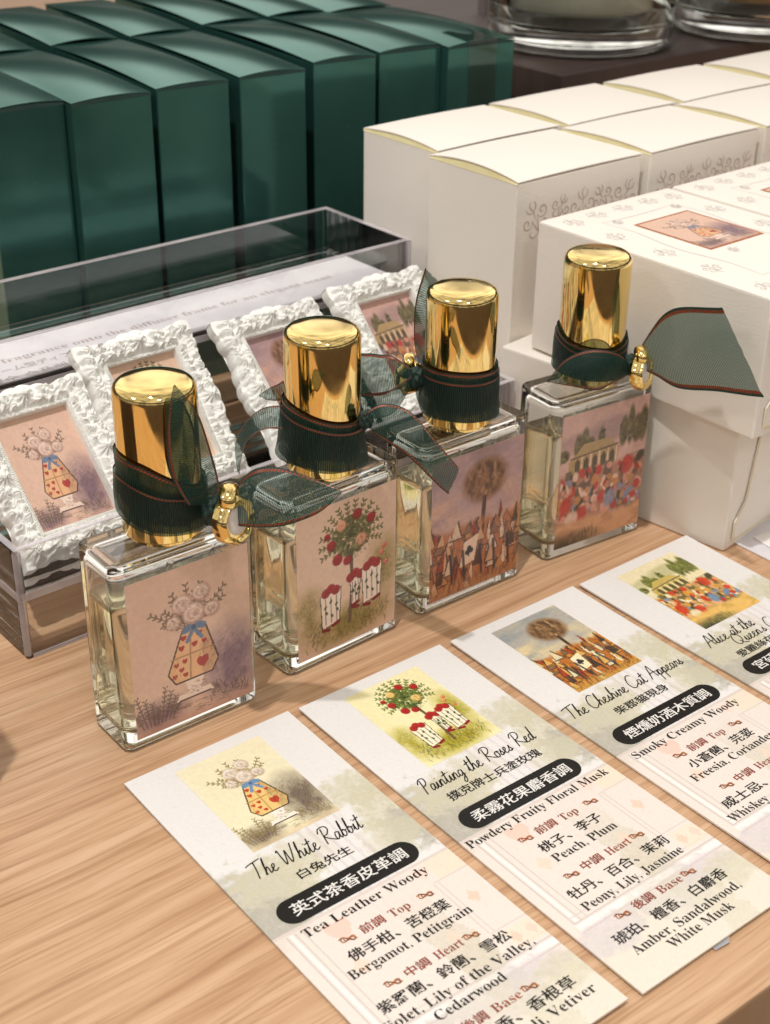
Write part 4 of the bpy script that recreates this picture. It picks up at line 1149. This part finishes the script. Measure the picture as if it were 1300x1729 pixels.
for i, ((cx, cy), ydeg) in enumerate(CARDS):
    d = CT_[i]
    c = empty('scent_card', (cx, cy, .0003), R(ydeg), CLAB[i], 'card', 'scent cards laid out in front of the bottles')
    if True:
        sheet_me = picture_mesh('card_sheet', CARD_ARR, 0, CWm * .001, -CLm * .001, 0, 'xy', CT)
        bm = bmesh.new(); bm.from_mesh(sheet_me)
        be = [e for e in bm.edges if e.is_boundary]
        r_ = bmesh.ops.extrude_edge_only(bm, edges=be)
        for v in [g for g in r_['geom'] if isinstance(g, bmesh.types.BMVert)]: v.co.z = 0
        bm.to_mesh(sheet_me); bm.free()
        sheet_me.materials.append(CARDP)
        so_ = link('card_sheet', sheet_me, None, c)
    z = CT + .00005
    link('picture', picture_mesh('picture', ART_C[i], .0135, .0415, -.0448, -.0046, 'xy', z), ART, c)
    z += .00004
    polys = []
    for (tx, x0, x1, y, hg) in d['title']: polys += hand(tx, x0, x1, y, hg)
    vs, fs = stroke_quads(polys, .00036, z)
    mesh('handwritten_title', vs, fs, INK, c)
    text('subtitle', [(s, a, b, y, h, .004) for s, a, b, y, h in d['sub']], INK, c, z)
    nb = pill(c, 5.4, 48.6, 64.2, 72.8, CT + .00003)
    n_ch = len(d['pill'])
    if n_ch > 2: text('bar_lettering', [(d['pill'], 9.2, 44.9, 70.3, 4.7, .004)], INKW, nb, CT + .0002)
    else: text('bar_lettering', [(d['pill'], 9.2, 9.2 + 4.7 * n_ch + .6, 70.3, 4.7, .004)], INKW, nb, CT + .0002)
    L_ = [(serif(s), a, b, y, 4.3, so) for s, a, b, y in d['en']] + [(serif(s), a, b, y, 4.3, so) for s, a, b, y in d['e2']]
    L_ += [(s, a, b, y - .2, h, .004) for s, a, b, y, h in d['zh']]
    if L_: text('scent_lettering', L_, INK, c, z)
    H_, K_ = [], []
    for key, zh_, en_ in (('top', '前調', 'Top'), ('heart', '中調', 'Heart'), ('base', '後調', 'Base')):
        y = d[key]
        if y is None: continue
        H_.append((zh_, 19.0, 26.0, y - .1, 3.3, .004)); H_.append((serif(en_), 28.0, 34.0 if en_ == 'Top' else 36.4, y, 3.8, so))
        K_.append((15.0, y - 1.0)); K_.append((39.4, y - 1.2))
    if H_: text('heading_lettering', H_, INKB, c, z)
    if K_:
        polys = []
        for kx, ky in K_: polys += [np.stack([q[:, 0] * .001, -q[:, 1] * .001], 1) for q in knot_polys(kx, ky, .95)]
        vs, fs = stroke_quads(polys, .00032, z)
        mesh('knot_ornament', vs, fs, INKO, c)
    # the card is not quite flat: both ends lift a little
    amp0, amp1 = [(.0007, .0010), (.0012, .0005), (.0009, .0008), (.0011, .0006)][i]
    for ch in list(c.children) + [nb.children[0]]:
        n_ = len(ch.data.vertices); co = np.empty(n_ * 3); ch.data.vertices.foreach_get('co', co); co = co.reshape(-1, 3)
        t_ = (-co[:, 1] - .0685) / .0705
        co[:, 2] += np.where(t_ < 0, amp0 * (1 + .5 * (co[:, 0] / .055 - .5)), amp1) * np.clip(np.abs(t_) - .1, 0, 1) ** 2
        ch.data.vertices.foreach_set('co', co.ravel()); ch.data.update()

# ================================================================== ACRYLIC STAND
st = empty('acrylic_stand', O, A40, 'clear two step acrylic stand holding the small white picture frames', 'display stand')
def panel(name, x0, x1, y0, y1, z0, z1, m=None, bev=.0004):
    return rounded_box(name, (x1 - x0, y1 - y0, z1 - z0), m or ACR, st, (0, 0, z0), bev, 1, ((x0 + x1) / 2, (y0 + y1) / 2, 0))
SL, SL2, T = -.0, .214, .0022
def tier(x0, x1, y0, y1, zf, zt, back_wall=True):
    panel('front_wall', x0, x1, y0, y0 + T, 0, zt - .0002)
    panel('side_wall', x0, x0 + T, y0 + T + .0002, y1 - T - .0002, 0, zt - .0002)
    panel('side_wall', x1 - T, x1, y0 + T + .0002, y1 - T - .0002, 0, zt - .0002)
    if back_wall: panel('back_wall', x0, x1, y1 - T, y1, 0, zt - .0002)
    panel('tray_floor', x0 + T + .0003, x1 - T - .0003, y0 + T + .0003, y1 - T - .0003, zf - .002, zf)
    # polished edges catch the light
    panel('rim', x0, x1, y0, y0 + T, zt, zt + .0006, RIM, .0002)
    panel('rim', x0, x0 + T, y0 + T, y1 - T, zt, zt + .0006, RIM, .0002)
    panel('rim', x1 - T, x1, y0 + T, y1 - T, zt, zt + .0006, RIM, .0002)
    if back_wall: panel('rim', x0, x1, y1 - T, y1, zt, zt + .0006, RIM, .0002)
    panel('corner_post', x0 - .0004, x0 + T, y0 - .0004, y0 + T, .0005, zt - .0003, RIM, .0009)
    panel('corner_post', x1 - T, x1 + .0004, y0 - .0004, y0 + T, .0005, zt - .0003, RIM, .0009)
    panel('floor_edge', x0 + .0006, x1 - .0006, y0 - .0003, y0 - .00005, zf - .0024, zf + .0002, RIM, 0)
    panel('floor_edge', x0 - .0003, x0 - .00005, y0 + .0006, y1 - .0006, zf - .0024, zf + .0002, RIM, 0)
tier(0, .211, 0, .0678, .0235, .0389, False)
tier(0, .216, .0682, .125, .060, .0764)
panel('foot_edge', .002, .209, -.0006, -.00005, .0003, .0014, RIM, 0)

sg = empty('sign_card', UN(.0, .071, .0604), A40, 'printed white strip lying in the upper tray of the acrylic stand', 'sign')
rounded_box('card_sheet', (.206, .0350, .0005), PAPER2, sg, (0, 0, 0), 0, 1, (.108, .0178, 0))
def sign_text():
    L_ = [(serif('fragrance onto the diffuser frame for an elegant scent'), 43.0, 190.0, -16.0, 5.6, so), ('フレーム型ディフューザー', 30.0, 84.0, -8.0, 4.6, 0), ('향수 스프레이', 31.0, 66.0, -.8, 4.8, 0)]
    return text('sign_lettering', L_, INKS, sg, .00056)
sign_text()

# ================================================================== ORNATE PICTURE FRAMES
FWd, FHt, FB, FDp = .0455, .059, .0092, .0062
_rs = np.random.RandomState(4)
_C = []
for _t, _hw, _hh in ((0, 15.4, 22.2), (1, 20.3, 27.0)):
    for _k in range(int(4 * (_hw + _hh) / 4.1)):
        _d = _k * 4.1 + _t * 2.0
        for _l, _f in ((2 * _hw, lambda q: (-_hw + q, _hh)), (2 * _hh, lambda q: (_hw, _hh - q)), (2 * _hw, lambda q: (_hw - q, -_hh)), (2 * _hh, lambda q: (-_hw, -_hh + q))):
            if _d <= _l:
                _x, _y = _f(_d); break
            _d -= _l
        _C.append((_x + _rs.uniform(-.7, .7), _y + _rs.uniform(-.7, .7), _rs.choice([-1, 1]), _rs.randint(1, 4), _rs.uniform(0, 6), _rs.uniform(1.6, 2.5)))
def relief(x, y):
    """clustered scrolls and fluted leaves, millimetre coordinates"""
    xw = x + .35 * np.sin(y * 2.1) ; yw = y + .35 * np.sin(x * 1.9 + 1)
    best = np.full(x.shape, 1e9); h = np.zeros(x.shape)
    for cx, cy, sg, m, ph, r0 in _C:
        dx, dy = xw - cx, yw - cy
        r = np.hypot(dx, dy) / (r0 / 2.05); th = np.arctan2(dy, dx)
        if m == 1: v = .5 + .5 * np.cos(th * sg - 3.1 * r + ph)                      # volute
        elif m == 2: v = .45 + .55 * np.abs(np.cos(2.5 * th + .9 * sg * r + ph)) ** .7   # fluted rosette
        else: v = .5 + .5 * np.abs(np.cos(3.5 * (th + ph) + 1.1 * sg * r))            # leaf
        hv = (1 - (r / 3.2) ** 2).clip(0, 1) ** .8 * (.35 + .75 * v)
        k = r < best
        h = np.where(k, hv, h); best = np.where(k, r, best)
    for cx, cy in ((0, 25.5), (0, -25.5), (18.6, 0), (-18.6, 0)):
        dx, dy = x - cx, y - cy
        rr = np.hypot(dx, dy); th = np.arctan2(dy, dx)
        k = np.exp(-(rr / 3.6) ** 4)
        h = h * (1 - k) + k * (.25 + .85 * np.abs(np.cos(4.5 * th + .5)) ** .6 * np.exp(-(rr / 4.5) ** 2) + .3 * np.exp(-(rr / 1.1) ** 2))
    return h
def frame_mesh():
    hw, hh = FWd / 2 * 1000, FHt / 2 * 1000
    iw, ih = hw - FB * 1000, hh - FB * 1000
    per = []
    nx, ny = 170, 230
    for k in range(nx): per.append((-1 + 2 * k / nx, 1))
    for k in range(ny): per.append((1, 1 - 2 * k / ny))
    for k in range(nx): per.append((1 - 2 * k / nx, -1))
    for k in range(ny): per.append((-1, -1 + 2 * k / ny))
    per = np.array(per); n = len(per)
    inner = per * np.array([iw, ih]); outer = per * np.array([hw, hh])
    s = np.arange(n) / n
    od = per / np.linalg.norm(per, axis=1)[:, None]
    nrm = np.zeros_like(per)
    nrm[:nx] = (0, 1); nrm[nx:nx + ny] = (1, 0); nrm[nx + ny:2 * nx + ny] = (0, -1); nrm[2 * nx + ny:] = (-1, 0)
    # uneven carved silhouette: leaf tips, corner bosses, crest
    wob = .75 * np.abs(np.sin(outer[:, 0] * .55 + .4)) * (np.abs(nrm[:, 1])) + .75 * np.abs(np.sin(outer[:, 1] * .5 + .9)) * np.abs(nrm[:, 0])
    crn = np.exp(-(np.hypot(np.abs(outer[:, 0]) - hw, np.abs(outer[:, 1]) - hh) / 5) ** 2)
    crest = np.exp(-((outer[:, 0]) / 6.5) ** 2) * np.abs(nrm[:, 1]) + np.exp(-((outer[:, 1]) / 6.5) ** 2) * np.abs(nrm[:, 0])
    dip = np.exp(-((np.abs(outer[:, 0]) - 12) / 3) ** 2) * np.abs(nrm[:, 1]) + np.exp(-((np.abs(outer[:, 1]) - 15) / 4) ** 2) * np.abs(nrm[:, 0])
    outer = outer + nrm * (wob * .9 + 1.3 * crest - 1.1 * dip - .5)[:, None] + od * (crn * .9)[:, None]
    ts = np.concatenate([[0, 0.0, .05, .10, .13], np.linspace(.16, .96, 36), [1.0, 1.02]])
    prof_t = [0, .08, .12, .3, .62, .88, 1.0]; prof_z = [3.4, 3.6, 3.0, 4.6, 5.0, 3.6, 2.2]
    V = []
    for j, t in enumerate(ts):
        tt = min(t, 1)
        P = inner * (1 - tt) + outer * tt
        if j == 0: z = np.full(n, .2)
        elif j == len(ts) - 1: z = np.full(n, -2.6)
        else:
            z = np.interp(tt, prof_t, prof_z) + np.zeros(n)
            am = np.clip((tt - .13) / .1, 0, 1) * np.clip((1.02 - tt) / .12, .25, 1)
            z = z + am * 3.1 * (relief(P[:, 0], P[:, 1]) - .5)
            if .02 < tt < .12: z = z + .35 * np.sign(np.sin(np.arange(n) * 2 * np.pi / 4.0))
        V.append(np.concatenate([P, z[:, None]], 1))
    V = np.array(V) * .001
    m_ = len(ts)
    vs = V.reshape(-1, 3)
    fs = []
    for j in range(m_ - 1):
        for i in range(n):
            k = (i + 1) % n
            fs.append((j * n + i, (j + 1) * n + i, (j + 1) * n + k, j * n + k))
    b = len(vs)
    me = bpy.data.meshes.new('moulding')
    back = np.array([[-hw + .8, -hh + .8, -2.6], [hw - .8, -hh + .8, -2.6], [hw - .8, hh - .8, -2.6], [-hw + .8, hh - .8, -2.6]]) * .001
    me.from_pydata(vs.tolist() + back.tolist(), [], fs + [(b, b + 3, b + 2, b + 1)])
    bm = bmesh.new(); bm.from_mesh(me); bmesh.ops.recalc_face_normals(bm, faces=bm.faces); bm.to_mesh(me); bm.free()
    smooth(me, 55)
    me.materials.append(PLASTER)
    return me
FM = frame_mesh()
FR = [(.0310, .0106, .0245, .052, .063), (.0785, .0230, .0250, .060, .0700), (.1355, .0185, .0250, .060, .0650), (.1885, .0200, .0250, .060, .0667)]
FLAB = ['ornate white frame with a heart-painted urn picture, leftmost on the acrylic stand', 'ornate white frame half hidden behind the cap with the upright ribbon tail',
        'ornate white frame with the stormy sky picture behind the rose tree bottle', 'ornate white frame with the garden picture at the right end of the acrylic stand']
for i, (uc, n0, z0, n1, z1) in enumerate(FR):
    vy = (NN * (n1 - n0) + Vector((0, 0, z1 - z0))).normalized()
    vz = U.cross(vy).normalized()
    base = UN(uc, n0, z0)
    mid = base + vy * (FHt / 2)
    f = empty('picture_frame', (0, 0, 0), 0, FLAB[i], 'picture frame', 'small ornate frames on the acrylic stand')
    Mx = Matrix((U, vy, vz)).transposed().to_4x4(); Mx.translation = mid
    f.matrix_world = Mx
    link('moulding', FM, None, f)
    hw, hh = FWd / 2 - FB + .0003, FHt / 2 - FB + .0003
    link('picture', picture_mesh('picture', ART_L[i], -hw, hw, -hh, hh, 'xy', .0003), ART, f)
    mesh('back_board', [(-hw, -hh, -.0005), (hw, -hh, -.0005), (hw, hh, -.0005), (-hw, hh, -.0005)], [(3, 2, 1, 0)], PAPER, f)

# ================================================================== CARTONS
def carton_body(name, w, d, h, m, parent, bev=.0007, open_depth=0.0):
    return rounded_box(name, (w, d, h), m, parent, (0, 0, 0), bev, 2, (w / 2, d / 2, 0))
def lid(name, w, d, h, m, parent, bow, mid=0.0, tilt=0.0, thick=.0004):
    """tucked lid whose free front edge bows up, leaving a slit"""
    nx, ny = 24, 24
    vs, fs = [], []
    for j in range(ny + 1):
        y = d * j / ny
        for i in range(nx + 1):
            x = w * i / nx; s = 2 * x / w - 1; t = j / ny
            z = h + .0006 + bow * (1 - s * s) * (1 - t) ** .8 + mid * math.sin(math.pi * t) * (1 - .35 * s * s) + tilt * (x / w) * (1 - t)
            vs.append((x, y + .0002, z))
    n1 = len(vs)
    for j in range(ny + 1):
        for i in range(nx + 1):
            v = vs[j * (nx + 1) + i]; vs.append((v[0], v[1], v[2] - thick))
    W_ = nx + 1
    for j in range(ny):
        for i in range(nx):
            a = j * W_ + i
            fs.append((a, a + 1, a + W_ + 1, a + W_)); fs.append((n1 + a, n1 + a + W_, n1 + a + W_ + 1, n1 + a + 1))
    for i in range(nx):
        fs.append((i, n1 + i, n1 + i + 1, i + 1)); a = ny * W_ + i; fs.append((a, a + 1, n1 + a + 1, n1 + a))
    for j in range(ny):
        a = j * W_; fs.append((a, a + W_, n1 + a + W_, n1 + a)); a = j * W_ + nx; fs.append((a, n1 + a, n1 + a + W_, a + W_))
    return mesh(name, vs, fs, m, parent, True, 30)

GH = .1295; GD = .104
GTL = [((-0.1533, 0.5470), 36.8, .0330), ((-0.1233, 0.5629), 37.6, .0350), ((-0.0945, 0.5903), 35.0, .0335), ((-0.0631, 0.6144), 34.6, .0325), ((-0.0337, 0.6463), 34.0, .0330), ((-0.0049, 0.6702), 33.0, .0340), ((0.0267, 0.6845), 34.0, .0388)]
ords = ['first', 'second', 'third', 'fourth', 'fifth', 'sixth', 'last']
GL1 = ['tall dark green carton in the front row, cut by the left edge of the photo', 'tall dark green carton in the front row, second from the left edge', 'tall dark green carton in the front row, third from the left edge',
       'tall dark green carton in the front row, middle one of the seven', 'tall dark green carton in the front row, fifth from the left edge', 'tall dark green carton in the front row, behind the corner cream carton', 'tall dark green carton with a clear seal on its front, nearest the dark plinth']
GL2 = ['dark green carton in the back row, behind the carton cut by the left edge', 'dark green carton in the back row, behind the second front row carton', 'dark green carton in the back row, behind the third front row carton',
       'dark green carton in the back row, behind the middle front row carton', 'dark green carton in the back row, behind the fifth front row carton', 'dark green carton in the back row, behind the sixth front row carton', 'dark green carton in the back row, behind the carton with the clear seal']
for row in (0, 1):
    for i, ((x, y), yd, w_) in enumerate(GTL):
        a = R(yd)
        dv = Vector((-math.sin(a), math.cos(a), 0))
        p0 = Vector((x, y, 0)) + dv * (row * (GD + .0015))
        g = empty('gift_carton', p0, a + R(random.uniform(-.5, .5) if row else 0), (GL1 if row == 0 else GL2)[i], 'box', 'dark green cartons in two rows')
        carton_body('carton_body', w_, GD, GH, GREEN, g)
        lid('lid_flap', w_, GD, GH, GREEN, g, .0010 + .0006 * random.random(), .0015 + .0009 * random.random(), .0006 * random.random())
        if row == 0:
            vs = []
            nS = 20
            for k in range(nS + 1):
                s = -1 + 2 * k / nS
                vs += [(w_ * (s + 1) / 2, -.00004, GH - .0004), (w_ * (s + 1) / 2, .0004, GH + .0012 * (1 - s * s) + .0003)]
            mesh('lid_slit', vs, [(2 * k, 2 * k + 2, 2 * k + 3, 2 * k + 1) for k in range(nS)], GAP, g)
        if row == 0 and i == 6:
            sx0, sx1 = w_ * .30, w_ * .72
            ssl = [(sx0, .022, GH + .0030), (sx1, .022, GH + .0030), (sx0, -.0004, GH + .0024), (sx1, -.0004, GH + .0024), (sx0, -.0006, GH - .028), (sx1, -.0006, GH - .028)]
            mesh('clear_seal', ssl, [(0, 2, 3, 1), (2, 4, 5, 3)], SEAL, g)

# ---- cream cartons: local x to the viewer's right, local y along the row
AX = R(-50)
VX = Vector((math.cos(AX), math.sin(AX), 0)); VY = Vector((-math.sin(AX), math.cos(AX), 0))
def spiral(cx, cy, r, turns, dirn, a0=0, n=46):
    t = np.linspace(0, 1, n)
    rr = r * (1 - t) ** .8 + r * .06
    a = a0 + dirn * turns * 2 * np.pi * t
    return np.stack([cx + rr * np.cos(a), cy + rr * np.sin(a)], 1)
def flourish(cx, cy, s, rot=0, mir=1):
    P = [spiral(.55, .3, .32, 1.3, 1, math.pi), spiral(-.5, .25, .3, 1.3, -1, 0), catmull([(.23, .3), (.05, -.1), (-.05, -.6), (.1, -1.0)], 20), catmull([(-.2, .25), (-.12, -.2), (-.02, -.6)], 16),
         catmull([(.0, -.3), (.4, -.4), (.55, -.2), (.4, -.1)], 16), catmull([(-.05, -.5), (-.45, -.55), (-.6, -.3), (-.45, -.2)], 16), catmull([(.0, .1), (.05, .55), (-.05, .9), (.12, 1.1)], 16),
         catmull([(.02, .5), (.3, .75), (.28, 1.0)], 12), catmull([(.0, .5), (-.25, .7), (-.3, .95)], 12)]
    c, n = math.cos(rot), math.sin(rot)
    out = []
    for p in P:
        x, y = p[:, 0] * mir * s, p[:, 1] * s
        out.append(np.stack([cx + x * c - y * n, cy + x * n + y * c], 1))
    return out
BA, BB, BC = .0495, .0690, .1115
def upright(u, n, lab, lidbow=.0016, h=BC, orn=True, a=BA):
    p0 = UN(u, n)
    g = empty('cream_carton', p0, AX, lab, 'box', 'upright cream cartons in two lines')
    carton_body('carton_body', a, BB, h, WHITE, g, .0009)
    lid('lid_flap', a, BB, h, WHITE, g, lidbow, .0006, 0)
    nS = 20; vs = []
    for k in range(nS + 1):
        s = -1 + 2 * k / nS
        vs += [(a * (s + 1) / 2, -.00003, h - .0005), (a * (s + 1) / 2, .0005, h + lidbow * .9 * (1 - s * s) + .0002)]
    mesh('lid_slit', vs, [(2 * k, 2 * k + 2, 2 * k + 3, 2 * k + 1) for k in range(nS)], CREAM, g)
    if orn:
        P = []
        for k, (t, sc, mr_, ro) in enumerate(((.16, .0085, 1, .5), (.34, .0062, -1, -.4), (.52, .0085, 1, 0), (.70, .0068, -1, .6), (.86, .0085, 1, -.5))):
            P += flourish(BB * t, h - .0165 + .002 * (k % 2), sc, ro, mr_)
        vs, fs = stroke_quads(P, .00055, 0, lambda v: (a + .00009, v[0], v[1]), True)
        mesh('printed_ornament', vs, fs, INKT, g)
    return g
# front faces look along -U; local x runs along -N
n_front = .112          # -x end (far line) .. measured from the stand axis
upright(.2250, .1110, 'cream carton standing at the corner beside the dark green cartons, far line', .0018, a=.0470)
upright(.2185, .0615, 'cream carton standing at the right end of the acrylic stand, near line', .0024)
upright(.2240 + .0735, .1115, 'cream carton second along the far line, behind the corner carton', .0016)
upright(.2185 + .0725, .0600, 'cream carton second along the near line, scrollwork printed on its right side', .0014)
upright(.2240 + .147, .1105, 'cream carton third along the far line, below the large candle jar', .0016)
upright(.2185 + .145, .0590, 'cream carton third along the near line, cut by the right edge of the photo', .0014)
upright(.2240 + .2205, .1100, 'cream carton last along the far line, at the right edge of the photo', .0016)

def lying(p0, h, lab, ornate, dims=(.1055, .0722), yawd=0):
    w_, d_ = dims
    g = empty('lying_carton', p0, AX + R(yawd), lab, 'box', 'cream cartons lying flat in two stacks')
    carton_body('carton_body', w_, d_, h, WHITE, g, .0013)
    # end flap with a pale yellow cut edge on the short right side
    pts = [(.004, .004), (d_ - .006, .004), (d_ - .006, h - .012), (d_ * .5, h - .004), (.014, h - .008), (.010, h * .35), (.004, h * .22)]
    n = len(pts)
    vs = [(w_ + .00025, y, z) for y, z in pts] + [(w_ + .0009, y, z) for y, z in pts]
    mesh('end_flap', vs, [tuple(range(n, 2 * n))] + [(i, (i + 1) % n, n + (i + 1) % n, n + i) for i in range(n)], WHITE, g)
    e = np.array(pts + [pts[0]])
    vs, fs = stroke_quads([e], .0005, 0, lambda v: (w_ + .00101, v[0], v[1]))
    mesh('flap_edge', vs, fs, CREAM, g)
    if ornate:
        P = []
        for k in range(5):
            t = .09 + .82 * k / 4
            P += flourish(w_ * t, .0085, .0048, math.pi / 2 if k % 2 else -math.pi / 2, 1 if k % 2 else -1)
            P += flourish(w_ * t, d_ - .0085, .0048, math.pi / 2 if k % 2 else -math.pi / 2, -1 if k % 2 else 1)
        for t in (.3, .5, .7):
            P += flourish(.0085, d_ * t, .0048, 0, 1); P += flourish(w_ - .0085, d_ * t, .0048, math.pi, 1)
        for yy in (.0165, d_ - .0165):
            P.append(catmull([(.016, yy), (w_ * .3, yy + .0012), (w_ * .5, yy - .0014), (w_ * .7, yy + .0012), (w_ - .016, yy)], 50))
        for xx in (.017, w_ - .017):
            P.append(catmull([(xx, .0165), (xx + .001, d_ * .5), (xx, d_ - .0165)], 24))
        for xx, yy in ((.020, d_ * .30), (.066, d_ * .42), (.020, d_ * .75), (.068, d_ * .78)):
            P += flourish(xx, yy, .0028, math.pi / 2, 1)
        vs, fs = stroke_quads(P, .00030, h + .00008, None, True)
        mesh('printed_ornament', vs, fs, INKG, g)
        x0, x1, y0, y1 = .0265, .0600, .0248, .0525
        fr = mesh('picture_border', [(x0 - .0012, y0 - .0012, h + .00006), (x1 + .0012, y0 - .0012, h + .00006), (x1 + .0012, y1 + .0012, h + .00006), (x0 - .0012, y1 + .0012, h + .00006)], [(0, 1, 2, 3)], INKO, g)
        me = picture_mesh('picture', np.rot90(ART_L[0], 1), x0, x1, y0, y1, 'xy', h + .00011)
        link('picture', me, ART, g)
    return g
W3 = Vector((0.0549, 0.5150, 0))
lying(Vector((.0440, .5185, 0)), .0500, 'lower cream carton lying under the one with the printed picture, on the table', False, yawd=7.5)
lying(W3 + Vector((0, 0, .0508)), .0500, 'cream carton lying on top of the stack, its printed picture wholly in view', True)
lying(W3 + VY * .0742, .0500, 'lower cream carton of the second stack, at the right edge of the photo', False)
lying(W3 + VY * .0742 + Vector((0, 0, .0508)), .0500, 'cream carton lying on the second stack, its printed picture cut by the right edge', True)

# ================================================================== PLINTH AND CANDLES
PA = R(39)
pl = empty('display_plinth', (0.090, 0.771, 0), PA, 'dark brown laminate plinth under the candle jars', 'plinth')
rounded_box('top_board', (.62, .42, .018), DARK, pl, (0, 0, .082), .0012, 2, (.31, .21, 0))
rounded_box('base_box', (.612, .412, .0815), DARK, pl, (0, 0, 0), .001, 1, (.31, .212, 0))
def jar(loc, lab, wax, wax_z, labels):
    j = empty('candle_jar', loc, 0, lab, 'candle', 'glass candle jars on the plinth')
    r = .053
    lathe('glass_jar', [(0, .0006), (r - .006, .0006), (r - .002, .002), (r, .007), (r, .118), (r - .001, .1195), (r - .003, .1195), (r - .004, .118), (r - .004, .017), (r - .008, .0135), (0, .0125)], 96, JARG, j, ang=60)
    lathe('wax', [(0, wax_z), (r - .0075, wax_z), (r - .0052, wax_z + .003), (r - .0042, wax_z + .008), (r - .0042, .100), (r - .006, .0985), (0, .0985)], 72, wax, j, ang=60)
    if labels:
        vs = []; n = 24
        for k in range(n + 1):
            a = math.radians(-92 + 62 * k / n)
            vs += [((r + .0003) * math.cos(a), (r + .0003) * math.sin(a), .0385), ((r + .0003) * math.cos(a), (r + .0003) * math.sin(a), .09)]
        mesh('jar_label', vs, [(2 * k, 2 * k + 2, 2 * k + 3, 2 * k + 1) for k in range(n)], PINKLAB, j)
jar((.1085, .8600, .1004), 'large clear candle jar with cream wax on the near corner of the plinth', WAX, .021, True)
jar((.2230, .9100, .1004), 'clear candle jar with tan wax cut by the top right corner', WAX2, .021, False)
ps = empty('stem_stand', (.060, .960, .0), 0, 'thin grey post standing behind the green cartons', 'post')
lathe('stem', [(0, 0), (.0045, 0), (.0045, .2), (0, .2)], 24, POST, ps)
lathe('stem_foot', [(0, 0), (.016, 0), (.016, .004), (.005, .005), (0, .005)], 32, POST, ps)

# ================================================================== LOOSE PAPERS
def sheet(name, corner, ydeg, w_, l_, z, lab, m, marks=False):
    p_ = empty(name, (corner[0], corner[1], z), R(ydeg), lab, 'paper')
    rounded_box('paper_sheet', (w_, l_, .0004), m, p_, (0, 0, 0), 0, 1, (w_ / 2, -l_ / 2, 0))
    return p_
sheet('leaflet', (.1190, .4640), 38.6, .060, .110, .0002, 'plain pale leaflet lying half under the cream cartons beside the garden card', PAPER2)
sheet('leaflet', (.1345, .4570), 31.5, .060, .110, .0008, 'pale leaflet overlapping another at the right edge, under the cream carton stack', PAPER)
tp = mesh('tape_scrap', [(.0795, .2572, .0004), (.0812, .2548, .0004), (.0850, .2572, .0007), (.0856, .2600, .0006), (.0822, .2612, .0005)], [(0, 1, 2, 3, 4)], TAPE)
tag(tp, 'crumpled silvery scrap of tape peeping out under a scent card', 'tape')

# unseen block added just outside the frame to cast the lower left shadow
db = rounded_box('shadow_block', (.05, .05, .1), DARK, None, (0, 0, 0), .0015, 2, (-.025, .025, 0))
db.location = (-.1076, .3048, .0002); db.rotation_euler = (0, 0, R(35))
tag(db, 'unseen dark block added outside the left edge to cast the corner shadow', 'block')
